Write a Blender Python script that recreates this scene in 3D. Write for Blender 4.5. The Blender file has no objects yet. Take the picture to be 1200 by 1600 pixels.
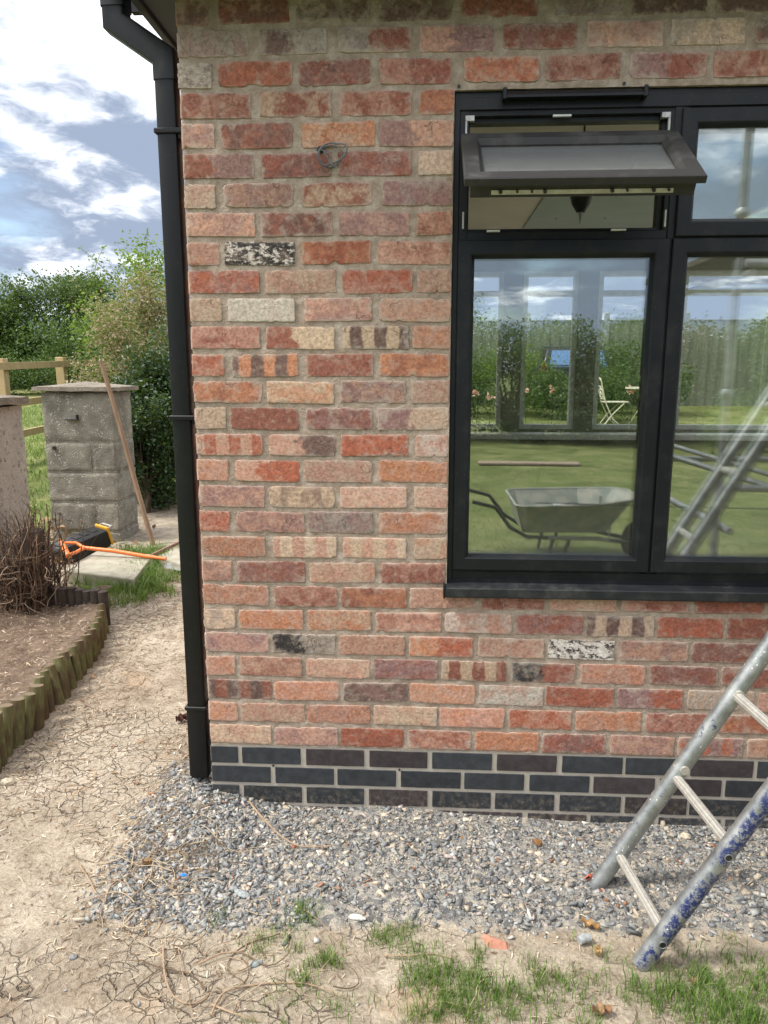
import bpy, math, random
import numpy as np
from mathutils import Vector, Matrix
R = math.radians
rng = np.random.default_rng(7)
random.seed(7)
S = bpy.context.scene
COL = S.collection

# ------------------------------------------------------------------ camera
PITCH, YAW, FPX = .1895, -.0564, 1170.0
CAM = np.array([.764, -2.45, 1.569])
cd = bpy.data.cameras.new('camera')
cd.sensor_fit = 'VERTICAL'
cd.angle_y = 2 * math.atan(800 / FPX)
cd.clip_start = .05
cd.clip_end = 2000
cam = bpy.data.objects.new('camera', cd)
COL.objects.link(cam)
cam.location = CAM
cam.rotation_euler = (math.pi / 2 - PITCH, 0, -YAW)
S.camera = cam
# ------------------------------------------------------------------ view
S.view_settings.view_transform = 'Standard'
S.view_settings.look = 'None'
S.view_settings.exposure = 0.95
S.view_settings.gamma = 1
S.cycles.max_bounces = 7
S.cycles.transparent_max_bounces = 24
S.cycles.sample_clamp_indirect = 6
# ------------------------------------------------------------------ sun and sky
SUN_EL, SUN_AZ = R(54), R(-104)       # azimuth measured from +Y towards +X
sd = bpy.data.lights.new('sun', 'SUN')
sd.energy = 2.2
sd.angle = R(11)
sd.color = (1, .95, .87)
sun = bpy.data.objects.new('sun', sd)
COL.objects.link(sun)
sdir = Vector((math.sin(SUN_AZ) * math.cos(SUN_EL), math.cos(SUN_AZ) * math.cos(SUN_EL), math.sin(SUN_EL)))
sun.location = sdir * 30
sun.rotation_euler = sdir.to_track_quat('Z', 'Y').to_euler()


class G:
    """small node-graph writer"""
    def __init__(s, tree):
        s.t = tree
        s.n = tree.nodes
        s.l = tree.links

    def put(s, sock, v):
        if v is None:
            return
        if isinstance(v, bpy.types.NodeSocket):
            s.l.new(v, sock)
        else:
            if sock.type == 'RGBA' and isinstance(v, (tuple, list)) and len(v) == 3:
                v = (*v, 1)
            sock.default_value = v

    def node(s, typ, ins=None, **kw):
        n = s.n.new(typ)
        for k, v in kw.items():
            setattr(n, k, v)
        for k, v in (ins or {}).items():
            s.put(n.inputs[k], v)
        return n

    def noise(s, vec, scale, detail=4, rough=.55, dist=0):
        return s.node('ShaderNodeTexNoise', {'Vector': vec, 'Scale': scale, 'Detail': detail, 'Roughness': rough, 'Distortion': dist}).outputs['Fac']

    def noisec(s, vec, scale, detail=3):
        return s.node('ShaderNodeTexNoise', {'Vector': vec, 'Scale': scale, 'Detail': detail}).outputs['Color']

    def voro(s, vec, scale, feature='F1', out='Distance', rand=1):
        return s.node('ShaderNodeTexVoronoi', {'Vector': vec, 'Scale': scale, 'Randomness': rand}, feature=feature).outputs[out]

    def math(s, op, a, b=0, c=0):
        return s.node('ShaderNodeMath', {0: a, 1: b, 2: c}, operation=op).outputs[0]

    def vmath(s, op, a, b=(0, 0, 0)):
        return s.node('ShaderNodeVectorMath', {0: a, 1: b}, operation=op).outputs[0]

    def scale(s, a, f):
        return s.node('ShaderNodeVectorMath', {0: a, 'Scale': f}, operation='SCALE').outputs[0]

    def step(s, v, a, b, lo=0., hi=1.):
        return s.node('ShaderNodeMapRange', {'Value': v, 'From Min': a, 'From Max': b, 'To Min': lo, 'To Max': hi}, interpolation_type='SMOOTHSTEP').outputs[0]

    def mix(s, f, a, b, mode='MIX'):
        n = s.node('ShaderNodeMix', data_type='RGBA', blend_type=mode)
        s.put(n.inputs[0], f)
        s.put(n.inputs[6], a)
        s.put(n.inputs[7], b)
        return n.outputs[2]

    def ramp(s, f, stops):
        n = s.node('ShaderNodeValToRGB', {'Fac': f})
        e = n.color_ramp.elements
        while len(e) < len(stops):
            e.new(.5)
        for i, (p, c) in enumerate(stops):
            e[i].position = p
            e[i].color = (*c, 1)
        return n.outputs[0]

    def bump(s, h, strength=.5, dist=.01, normal=None):
        return s.node('ShaderNodeBump', {'Height': h, 'Strength': strength, 'Distance': dist, 'Normal': normal}).outputs[0]

    def attr(s, name, out='Fac'):
        return s.node('ShaderNodeAttribute', attribute_name=name).outputs[out]

    def pos(s):
        return s.node('ShaderNodeNewGeometry').outputs['Position']

    def obj(s):
        return s.node('ShaderNodeTexCoord').outputs['Object']


world = bpy.data.worlds.new('World')
S.world = world
world.use_nodes = True
wt = world.node_tree
wt.nodes.clear()
g = G(wt)
sky = g.node('ShaderNodeTexSky', sky_type='NISHITA', sun_disc=False, sun_elevation=SUN_EL, sun_rotation=SUN_AZ, ozone_density=1.3)
dirv = g.node('ShaderNodeTexCoord').outputs['Generated']
sx = g.node('ShaderNodeSeparateXYZ', {0: dirv})
zc = g.math('ADD', g.math('MAXIMUM', sx.outputs[2], 0), .22)
pl = g.node('ShaderNodeCombineXYZ', {0: g.math('DIVIDE', sx.outputs[0], zc), 1: g.math('DIVIDE', sx.outputs[1], zc), 2: 3.7}).outputs[0]
warp = g.vmath('ADD', pl, g.scale(g.noisec(pl, 2.2), .35))
n1 = g.noise(g.vmath('ADD', warp, (1.1, .4, 0)), .95, 9, .58)
n2 = g.noise(g.vmath('ADD', warp, (5.3, 1.7, 2)), 1.9, 8, .6)
cover = g.step(n1, .32, .47)
shade = g.step(g.math('ADD', n2, g.step(sx.outputs[2], .42, .12, -.07, .12)), .40, .57)
glow = g.node('ShaderNodeVectorMath', {0: dirv, 1: tuple(sdir)}, operation='DOT_PRODUCT').outputs['Value']
glow = g.step(glow, .45, 1.0)
sk = g.node('ShaderNodeBackground', {'Color': sky.outputs[0], 'Strength': .11})
bright = g.mix(glow, (1.0, 1.02, 1.06), (1.9, 1.88, 1.85))
dark = g.mix(glow, (.205, .25, .335), (.38, .43, .53))
low = g.step(sx.outputs[2], .0, .5)
cl = g.mix(shade, bright, dark)
bgc = g.node('ShaderNodeBackground', {'Color': cl, 'Strength': 1.0})
ms = g.node('ShaderNodeMixShader', {0: cover, 1: sk.outputs[0], 2: bgc.outputs[0]})
wo = g.node('ShaderNodeOutputWorld', {'Surface': ms.outputs[0]})


# ================================================================== helpers
def material(name, rough=.8, metal=0, spec=.5):
    m = bpy.data.materials.new(name)
    m.use_nodes = True
    g = G(m.node_tree)
    b = m.node_tree.nodes['Principled BSDF']
    b.inputs['Roughness'].default_value = rough
    b.inputs['Metallic'].default_value = metal
    b.inputs['Specular IOR Level'].default_value = spec
    return m, g, b


def simple(name, col, col2=None, rough=.7, metal=0, scale=20, bump=.2, bd=.003, spec=.5, stretch=(1, 1, 1)):
    m, g, b = material(name, rough, metal, spec)
    v = g.vmath('MULTIPLY', g.pos(), stretch)
    n = g.noise(v, scale, 6, .62)
    col2 = col2 or tuple(c * .7 for c in col)
    g.put(b.inputs['Base Color'], g.mix(g.step(n, .3, .7), col, col2))
    if bump:
        g.put(b.inputs['Normal'], g.bump(g.noise(v, scale * 3, 5), bump, bd))
    g.put(b.inputs['Roughness'], g.step(n, .2, .8, max(.02, rough - .1), min(1, rough + .1)))
    return m


class MB:
    def __init__(s):
        s.v = []
        s.f = []

    def add(s, vs, fs):
        k = len(s.v)
        s.v += [tuple(map(float, p)) for p in vs]
        s.f += [tuple(i + k for i in f) for f in fs]
        return s

    def box(s, a, b, bev=0.0, rot=None, loc=None):
        x0, y0, z0 = a
        x1, y1, z1 = b
        if bev <= 0:
            vs = [(x, y, z) for z in (z0, z1) for y in (y0, y1) for x in (x0, x1)]
            fs = [(0, 2, 3, 1), (4, 5, 7, 6), (0, 1, 5, 4), (2, 6, 7, 3), (0, 4, 6, 2), (1, 3, 7, 5)]
        else:
            e = min(bev, (x1 - x0) * .45, (y1 - y0) * .45, (z1 - z0) * .45)
            vs = []
            idx = {}
            for sx in (0, 1):
                for sy in (0, 1):
                    for sz in (0, 1):
                        X, Y, Z = (x1 if sx else x0), (y1 if sy else y0), (z1 if sz else z0)
                        dx, dy, dz = (-e if sx else e), (-e if sy else e), (-e if sz else e)
                        idx[sx, sy, sz] = len(vs)
                        vs += [(X, Y + dy, Z + dz), (X + dx, Y, Z + dz), (X + dx, Y + dy, Z)]
            fs = []
            for ax in range(3):
                for sd_ in (0, 1):
                    o = [i for i in range(3) if i != ax]
                    q = []
                    for p, r in ((0, 0), (1, 0), (1, 1), (0, 1)):
                        k = [0, 0, 0]
                        k[ax] = sd_
                        k[o[0]] = p
                        k[o[1]] = r
                        q.append(idx[tuple(k)] + ax)
                    fl = (sd_ == 1) == (ax != 1)
                    fs.append(tuple(q if fl else q[::-1]))
            for ax in range(3):
                o = [i for i in range(3) if i != ax]
                for p in (0, 1):
                    for r in (0, 1):
                        k0 = [0, 0, 0]
                        k0[o[0]] = p
                        k0[o[1]] = r
                        k1 = list(k0)
                        k1[ax] = 1
                        a0, a1 = idx[tuple(k0)], idx[tuple(k1)]
                        fs.append((a0 + o[0], a1 + o[0], a1 + o[1], a0 + o[1]))
            for k in idx.values():
                fs.append((k, k + 1, k + 2))
        if rot is not None:
            M = rot
            vs = [tuple(M @ Vector(p)) for p in vs]
        if loc is not None:
            vs = [(p[0] + loc[0], p[1] + loc[1], p[2] + loc[2]) for p in vs]
        return s.add(vs, fs)

    def tube(s, pts, r, k=12, cap=True, squash=1):
        P = [Vector(p) for p in pts]
        rs = r if isinstance(r, (list, tuple)) else [r] * len(P)
        vs = []
        up = None
        for i, p in enumerate(P):
            d = (P[min(i + 1, len(P) - 1)] - P[max(i - 1, 0)]).normalized()
            if up is None:
                up = d.cross(Vector((0, 0, 1)))
                if up.length < .1:
                    up = d.cross(Vector((0, 1, 0)))
                up.normalize()
            up = (up - d * up.dot(d)).normalized()
            w = d.cross(up)
            for j in range(k):
                a = 2 * math.pi * j / k
                vs.append(p + up * math.cos(a) * rs[i] + w * math.sin(a) * rs[i] * squash)
        fs = []
        for i in range(len(P) - 1):
            for j in range(k):
                fs.append((i * k + j, i * k + (j + 1) % k, (i + 1) * k + (j + 1) % k, (i + 1) * k + j))
        if cap:
            fs.append(tuple(range(k))[::-1])
            fs.append(tuple(range((len(P) - 1) * k, len(P) * k)))
        return s.add(vs, fs)

    def ring(s, x0, x1, z0, z1, prof, tf=None):
        """mitred rectangular frame; prof = list of (inset, y)"""
        vs = []
        for w, y in prof:
            vs += [(x0 + w, y, z0 + w), (x1 - w, y, z0 + w), (x1 - w, y, z1 - w), (x0 + w, y, z1 - w)]
        fs = []
        n = len(prof)
        for i in range(n):
            j = (i + 1) % n
            for c in range(4):
                d = (c + 1) % 4
                fs.append((i * 4 + c, i * 4 + d, j * 4 + d, j * 4 + c))
        if tf:
            vs = [tf(*p) for p in vs]
        return s.add(vs, fs)


def link(name, v, f, mats=None, parent=None, smooth=False, attrs=None, midx=None, origin='auto'):
    me = bpy.data.meshes.new(name)
    v = np.asarray(v, dtype=float).reshape(-1, 3)
    if parent is not None:
        org = np.array(parent.matrix_world.translation) if parent.parent is None else np.array(parent['_org'])
    elif isinstance(origin, str):
        org = np.array([(v[:, 0].min() + v[:, 0].max()) / 2, (v[:, 1].min() + v[:, 1].max()) / 2, v[:, 2].min()])
    else:
        org = np.array(origin)
    vl = v - org
    if isinstance(f, np.ndarray):
        k = f.shape[1]
        me.vertices.add(len(vl))
        me.vertices.foreach_set('co', vl.ravel())
        me.loops.add(f.size)
        me.loops.foreach_set('vertex_index', f.ravel().astype(np.int32))
        me.polygons.add(len(f))
        me.polygons.foreach_set('loop_start', np.arange(0, f.size, k, dtype=np.int32))
        me.polygons.foreach_set('loop_total', np.full(len(f), k, dtype=np.int32))
        me.update(calc_edges=True)
    else:
        me.from_pydata(vl.tolist(), [], f)
        me.update()
    for an, av in (attrs or {}).items():
        av = np.asarray(av, dtype=float)
        if av.ndim == 1:
            a = me.attributes.new(an, 'FLOAT', 'POINT')
            a.data.foreach_set('value', av)
        else:
            a = me.attributes.new(an, 'FLOAT_COLOR', 'POINT')
            a.data.foreach_set('color', np.c_[av, np.ones(len(av))].ravel())
    for m in (mats if isinstance(mats, (list, tuple)) else [mats]):
        if m:
            me.materials.append(m)
    if midx is not None:
        me.polygons.foreach_set('material_index', np.asarray(midx, dtype=np.int32))
    if smooth:
        me.polygons.foreach_set('use_smooth', [True] * len(me.polygons))
    o = bpy.data.objects.new(name, me)
    COL.objects.link(o)
    if parent is not None:
        o.parent = parent
        o['_org'] = tuple(org)
    else:
        o.location = org
        bpy.context.view_layer.update()
    return o


def build(name, mb, mats, parent=None, smooth=False, fix=True):
    o = link(name, mb.v, mb.f, mats, parent, smooth)
    if fix:
        import bmesh
        bm = bmesh.new()
        bm.from_mesh(o.data)
        bmesh.ops.recalc_face_normals(bm, faces=bm.faces)
        bm.to_mesh(o.data)
        bm.free()
    if smooth:
        o.data.polygons.foreach_set('use_smooth', [True] * len(o.data.polygons))
        o.data.set_sharp_from_angle(angle=R(40))
    return o


def pieces(name, mb, mats, parent=None, smooth=False):
    """one object for every loose piece collected in mb"""
    par = list(range(len(mb.v)))

    def find(a):
        while par[a] != a:
            par[a] = par[par[a]]
            a = par[a]
        return a
    for f in mb.f:
        for i in f[1:]:
            par[find(i)] = find(f[0])
    gr = {}
    for f in mb.f:
        gr.setdefault(find(f[0]), []).append(f)
    out = []
    for fs in gr.values():
        ids = sorted({i for f in fs for i in f})
        mp = {k: j for j, k in enumerate(ids)}
        m = MB()
        m.v = [mb.v[i] for i in ids]
        m.f = [tuple(mp[i] for i in f) for f in fs]
        out.append(build(name, m, mats, parent, smooth))
    return out


def thing(name, loc, label, cat, group=None):
    o = bpy.data.objects.new(name, None)
    o.empty_display_size = .2
    COL.objects.link(o)
    o.location = loc
    o['label'] = label
    o['category'] = cat
    if group:
        o['group'] = group
    bpy.context.view_layer.update()
    return o


def tag(o, label=None, cat=None, group=None, kind=None):
    if label:
        o['label'] = label
    if cat:
        o['category'] = cat
    if group:
        o['group'] = group
    if kind:
        o['kind'] = kind
    return o


def _hash(ix, iy, iz):
    h = (ix.astype(np.int64) * 374761393 + iy.astype(np.int64) * 668265263 + iz.astype(np.int64) * 2147483647 * 3) & 0xffffffff
    h = ((h ^ (h >> 13)) * 1274126177) & 0xffffffff
    return ((h ^ (h >> 16)) & 0xffff) / 65535.0


def vnoise(x, y, z=0.0):
    x = np.asarray(x, float)
    y = np.asarray(y, float) + 0 * x
    z = np.asarray(z, float) + 0 * x
    ix, iy, iz = np.floor(x), np.floor(y), np.floor(z)
    fx, fy, fz = x - ix, y - iy, z - iz
    fx, fy, fz = [t * t * (3 - 2 * t) for t in (fx, fy, fz)]
    r = 0
    for a in (0, 1):
        for b in (0, 1):
            for c in (0, 1):
                r = r + _hash(ix + a, iy + b, iz + c) * (fx if a else 1 - fx) * (fy if b else 1 - fy) * (fz if c else 1 - fz)
    return r * 2 - 1


def fbm(x, y, z=0.0, o=4):
    r, a = 0, .5
    for i in range(o):
        r = r + a * vnoise(np.asarray(x) * 2 ** i + 7.3 * i, np.asarray(y) * 2 ** i + 3.1 * i, z)
        a *= .55
    return r


def sstep(x, a, b):
    t = np.clip((np.asarray(x, float) - a) / (b - a), 0, 1)
    return t * t * (3 - 2 * t)


def gmask(x, y):
    """gravel bed along the foot of the wall"""
    edge = -.60 + .05 * fbm(np.asarray(x) * 4, 5.) + .05 * sstep(x, .3, 1.)
    left = -.22 + .35 * sstep(y, -.45, .25) * 0 + .10 * fbm(np.asarray(y) * 5, 9.)
    m = sstep(y, edge - .06, edge + .06) * sstep(x, left - .12, left + .08) * (1 - sstep(y, .2, .5))
    return m


def ground_h(x, y):
    x = np.asarray(x, float)
    y = np.asarray(y, float)
    h = .33 * sstep(y, 5, 9) + .67 * np.clip((y - 9) / 15, 0, 1)
    h = h + .05 * sstep(-y, 1.5, 4)
    near = np.exp(-(np.maximum(0, np.abs(x) - 3) + np.maximum(0, np.abs(y - 1) - 4)))
    h = h + near * (.018 * fbm(x * 1.3, y * 1.3) + .008 * fbm(x * 6, y * 6, 2))
    h = h + .06 * np.exp(-((x + .05) ** 2 + (y + .02) ** 2) / .045)          # little heap round the foot of the downpipe
    h = h + .012 * gmask(x, y) - .035 * sstep(x, .6, 1.4) * sstep(y, -.35, -.05) * (1 - sstep(y, 0.3, .5))
    return h


def blend_leaf(name, stops, trans=.35, rough=.5):
    m = bpy.data.materials.new(name)
    m.use_nodes = True
    g = G(m.node_tree)
    m.node_tree.nodes.clear()
    c = g.ramp(g.attr('rnd'), stops)
    a = g.node('ShaderNodeBsdfPrincipled', {'Base Color': c, 'Roughness': rough, 'Specular IOR Level': .35})
    b = g.node('ShaderNodeBsdfTranslucent', {'Color': g.mix(.5, c, (.25, .35, .04))})
    x = g.node('ShaderNodeMixShader', {0: trans, 1: a.outputs[0], 2: b.outputs[0]})
    g.node('ShaderNodeOutputMaterial', {'Surface': x.outputs[0]})
    return m


# ================================================================== materials
def mat_brick():
    m, g, b = material('weathered_brick', .9, spec=.25)
    c1, c2 = g.attr('c1', 'Color'), g.attr('c2', 'Color')
    pr = g.node('ShaderNodeSeparateColor', {0: g.attr('prm', 'Color')})
    uv = g.node('ShaderNodeSeparateColor', {0: g.attr('uvb', 'Color')})
    rnd, kind, blo = pr.outputs
    P = g.vmath('ADD', g.pos(), g.scale(g.attr('prm', 'Color'), 37))
    w = g.noise(P, 14, 6, .62, .6)
    sharp = g.math('GREATER_THAN', kind, .8)
    stripe = g.math('MULTIPLY', g.math('GREATER_THAN', kind, .3), g.math('LESS_THAN', kind, .7))
    mask = g.step(w, .42, .58)
    mask2 = g.step(g.noise(g.vmath('MULTIPLY', P, (1, 1, 1.8)), 30, 9, .78), .505, .545)
    su = g.math('SINE', g.math('ADD', g.math('MULTIPLY', uv.outputs[0], 17), g.math('MULTIPLY', w, 2.5)))
    smask = g.step(su, -.25, .25)
    mask = g.mix(stripe, mask, smask)
    mask = g.mix(sharp, mask, mask2)
    half = g.math('MULTIPLY', g.math('GREATER_THAN', kind, .1), g.math('LESS_THAN', kind, .3))
    hm = g.step(g.math('ADD', uv.outputs[0], g.math('MULTIPLY', g.math('SUBTRACT', w, .5), .9)), .44, .52)
    mask = g.mix(half, mask, hm)
    c = g.mix(mask, c1, c2)
    # fired mottling, sand specks
    fine = g.noise(P, 95, 6, .7)
    c = g.mix(.75, c, g.mix(g.step(fine, .3, .7), (.58, .55, .53), (1.40, 1.38, 1.34)), 'MULTIPLY')
    mid = g.noise(P, 30, 5, .6)
    c = g.mix(g.math('ADD', .04, g.math('MULTIPLY', g.step(mid, .50, .70), .42)), c, (.50, .37, .29))
    # lime bloom, stronger toward the arrises
    e = g.math('MAXIMUM', g.math('POWER', g.math('ABSOLUTE', g.math('SUBTRACT', g.math('MULTIPLY', uv.outputs[0], 2), 1)), 10),
               g.math('POWER', g.math('ABSOLUTE', g.math('SUBTRACT', g.math('MULTIPLY', uv.outputs[1], 2), 1)), 4))
    bl = g.math('ADD', g.math('MULTIPLY', e, .55), g.math('MULTIPLY', blo, .45))
    bl = g.math('MULTIPLY', g.step(g.math('ADD', g.noise(P, 19, 8, .74), g.math('MULTIPLY', bl, .36)), .60, .84), .60)
    c = g.mix(bl, c, (.50, .43, .36))
    gr1 = g.noise(P, 230, 4, .75)
    c = g.mix(g.math('MULTIPLY', g.step(gr1, .60, .68), .42), c, (.58, .49, .41))
    c = g.mix(g.math('MULTIPLY', g.step(gr1, .40, .32), .5), c, (.07, .04, .035))
    crk = g.node('ShaderNodeTexVoronoi', {'Vector': g.vmath('ADD', P, g.scale(g.noisec(P, 30, 5), .05)), 'Scale': 26}, feature='DISTANCE_TO_EDGE').outputs['Distance']
    crk = g.math('MULTIPLY', g.step(crk, .030, .008), g.step(g.noise(P, 13, 3), .56, .66))
    c = g.mix(g.math('MULTIPLY', crk, .6), c, (.10, .06, .05))
    pit = g.step(g.voro(P, 75), .09, .16)
    pitm = g.math('MULTIPLY', g.math('SUBTRACT', 1, pit), g.step(g.noise(P, 22), .55, .7))
    c = g.mix(g.math('MULTIPLY', pitm, .7), c, (.07, .045, .04))
    g.put(b.inputs['Base Color'], c)
    h = g.math('ADD', g.math('MULTIPLY', g.noise(P, 70, 8, .7), 1.0), g.math('MULTIPLY', g.noise(P, 260, 3, .6), .35))
    h = g.math('SUBTRACT', h, g.math('ADD', g.math('MULTIPLY', pitm, .9), g.math('MULTIPLY', crk, .6)))
    g.put(b.inputs['Normal'], g.bump(h, .75, .0048))
    return m


def mat_mortar():
    m, g, b = material('lime_mortar', .95, spec=.15)
    P = g.pos()
    n = g.noise(P, 22, 7, .65)
    c = g.ramp(n, [(.30, (.29, .225, .178)), (.5, (.405, .325, .265)), (.70, (.56, .485, .42))])
    c = g.mix(.6, c, g.mix(g.noise(P, 330, 3, .8), (.55, .5, .45), (1.45, 1.45, 1.4)), 'MULTIPLY')
    wh = g.step(g.noise(g.vmath('ADD', P, (3, 3, 3)), 7, 6, .7), .60, .72)
    c = g.mix(g.math('MULTIPLY', wh, .35), c, (.55, .53, .48))
    g.put(b.inputs['Base Color'], c)
    g.put(b.inputs['Normal'], g.bump(g.math('ADD', g.noise(P, 130, 8, .75), g.math('MULTIPLY', g.noise(P, 40, 6, .7), 1.4)), .9, .006))
    return m


def mat_blue_brick():
    m, g, b = material('blue_engineering_brick', .6, spec=.25)
    P = g.pos()
    c1 = g.attr('c1', 'Color')
    n = g.noise(P, 30, 6, .65)
    c = g.mix(g.step(n, .35, .7), c1, g.scale(c1, 1.55))
    sc = g.step(g.noise(g.vmath('MULTIPLY', P, (1, 1, 4)), 60, 8, .78), .66, .74)
    c = g.mix(g.math('MULTIPLY', sc, .55), c, (.32, .31, .28))
    sz = g.node('ShaderNodeSeparateXYZ', {0: P}).outputs[2]
    dirt = g.math('MULTIPLY', g.step(sz, .13, .0), g.step(g.noise(P, 45, 6, .7), .45, .68))
    c = g.mix(g.math('MULTIPLY', dirt, .45), c, (.33, .27, .20))
    g.put(b.inputs['Base Color'], c)
    g.put(b.inputs['Roughness'], g.step(n, .3, .8, .5, .75))
    g.put(b.inputs['Normal'], g.bump(g.noise(P, 150, 6, .7), .3, .002))
    return m


def mat_ground():
    m, g, b = material('clay_soil', .95, spec=.15)
    P = g.pos()
    grass, grav = g.attr('grass'), g.attr('grav')
    big = g.noise(P, 1.6, 6, .6)
    md = g.noise(P, 9, 7, .65)
    fn = g.noise(P, 85, 7, .72)
    soil = g.ramp(big, [(.32, (.28, .235, .185)), (.5, (.37, .323, .26)), (.68, (.45, .402, .335))])
    soil = g.mix(.7, soil, g.mix(g.step(md, .3, .7), (.66, .62, .57), (1.25, 1.24, 1.22)), 'MULTIPLY')
    soil = g.mix(.75, soil, g.mix(g.step(fn, .25, .75), (.55, .52, .48), (1.35, 1.34, 1.32)), 'MULTIPLY')
    org = g.step(g.noise(g.vmath('ADD', P, (9, 2, 0)), 3.1, 5), .56, .72)
    soil = g.mix(g.math('MULTIPLY', org, .45), soil, (.38, .25, .15))
    # dried out shrinkage cracks, their cavity shade darkened into the soil colour
    W = g.vmath('ADD', P, g.scale(g.noisec(P, 5, 6), .16))
    W2 = g.vmath('ADD', P, g.scale(g.noisec(P, 16, 4), .05))
    d1 = g.voro(W, 11, 'DISTANCE_TO_EDGE')
    d2 = g.voro(W2, 26, 'DISTANCE_TO_EDGE')
    cm = g.step(g.noise(g.vmath('ADD', P, (2, 7, 1)), 1.7, 5), .47, .60)
    k1 = g.math('MULTIPLY', g.math('SUBTRACT', 1, g.step(d1, .002, .022)), cm)
    k2 = g.math('MULTIPLY', g.math('SUBTRACT', 1, g.step(d2, .0, .06)), g.math('MULTIPLY', cm, g.step(md, .45, .6)))
    k = g.math('MAXIMUM', k1, g.math('MULTIPLY', k2, .55))
    soil = g.mix(g.math('MULTIPLY', k, .6), soil, (.13, .10, .075))
    gn = g.noise(P, 6, 8, .75)
    gv = g.ramp(g.voro(P, 60, 'F1', 'Color'), [(.2, (.12, .12, .12)), (.5, (.25, .24, .22)), (.8, (.40, .36, .30))])
    gr = g.ramp(g.noise(P, 1.3, 9, .78), [(.3, (.10, .13, .038)), (.5, (.15, .18, .058)), (.7, (.22, .225, .09))])
    worn = g.step(g.noise(g.vmath('ADD', P, (4, 4, 0)), 1.6, 9, .8), .47, .62)
    gr = g.mix(g.math('MULTIPLY', worn, .55), gr, (.30, .28, .13))
    gr = g.mix(.8, gr, g.mix(g.noise(P, 38, 6, .75), (.45, .45, .45), (1.5, 1.5, 1.5)), 'MULTIPLY')
    c = g.mix(g.step(g.math('ADD', grav, g.math('MULTIPLY', g.math('SUBTRACT', md, .5), .8)), .3, .7), soil, gv)
    c = g.mix(g.step(g.math('ADD', grass, g.math('MULTIPLY', g.math('SUBTRACT', gn, .5), 1.2)), .4, .62), c, gr)
    g.put(b.inputs['Base Color'], c)
    h = g.math('ADD', g.math('MULTIPLY', fn, .5), md)
    h = g.math('SUBTRACT', h, g.math('MULTIPLY', k, 1.5))
    h = g.math('ADD', h, g.math('MULTIPLY', g.noise(P, 30, 5, .7), .6))
    g.put(b.inputs['Normal'], g.bump(h, 1.0, .014))
    return m


def mat_stone(name, sc=1.):
    m, g, b = material(name, .85, spec=.3)
    P = g.pos()
    c = g.mix(g.step(g.noise(P, 90 * sc, 5, .7), .3, .7), g.attr('c1', 'Color'), g.scale(g.attr('c1', 'Color'), 1.45))
    g.put(b.inputs['Base Color'], c)
    g.put(b.inputs['Normal'], g.bump(g.noise(P, 160 * sc, 5), .4, .002))
    return m


def mat_glass(name, refl=.38, dust=.5, tint=(.93, .97, .95), film=0., fcol=(.55, .55, .5)):
    m = bpy.data.materials.new(name)
    m.use_nodes = True
    g = G(m.node_tree)
    m.node_tree.nodes.clear()
    P = g.pos()
    z = g.node('ShaderNodeSeparateXYZ', {0: P}).outputs[2]
    tr = g.node('ShaderNodeBsdfTransparent', {'Color': tint})
    wav = g.bump(g.noise(P, 3.0, 2, .5), .02, .004)
    gl = g.node('ShaderNodeBsdfGlossy', {'Color': (.95, 1, .98), 'Roughness': 0.0, 'Normal': wav})
    fr = g.node('ShaderNodeFresnel', {'IOR': 1.5}).outputs[0]
    fac = g.math('ADD', refl, g.math('MULTIPLY', fr, .8))
    a = g.node('ShaderNodeMixShader', {0: fac, 1: tr.outputs[0], 2: gl.outputs[0]})
    df = g.node('ShaderNodeBsdfDiffuse', {'Color': fcol})
    V = g.vmath('MULTIPLY', P, (1, 1, .45))
    dn = g.step(g.noise(V, 11, 8, .72, .6), .42, .85)
    sp = g.step(g.voro(P, 130), .07, .03)
    bot = g.step(z, 1.10, .96)
    dd = g.math('ADD', g.math('MULTIPLY', dn, .16), g.math('ADD', g.math('MULTIPLY', g.math('MULTIPLY', bot, g.noise(P, 5, 5)), .30), g.math('MULTIPLY', sp, .0)))
    dd = g.math('ADD', g.math('MULTIPLY', dd, dust), film)
    o = g.node('ShaderNodeMixShader', {0: dd, 1: a.outputs[0], 2: df.outputs[0]})
    g.node('ShaderNodeOutputMaterial', {'Surface': o.outputs[0]})
    return m


def mat_frame(name, col, rough=.42, dust=.25, spec=.45):
    m, g, b = material(name, rough, spec=spec)
    P = g.pos()
    gr = g.noise(g.vmath('MULTIPLY', P, (14, 14, 14)), 9, 4, .6)
    d = g.step(g.noise(P, 9, 8, .72), .45, .8)
    sp = g.math('LESS_THAN', g.voro(P, 60), .045)
    c = g.mix(g.math('MULTIPLY', d, dust), col, (.20, .19, .17))
    c = g.mix(g.math('MULTIPLY', sp, .5), c, (.4, .4, .38))
    g.put(b.inputs['Base Color'], c)
    g.put(b.inputs['Roughness'], g.step(d, 0, 1, rough, rough + .25))
    g.put(b.inputs['Normal'], g.bump(gr, .12, .001))
    return m


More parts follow.
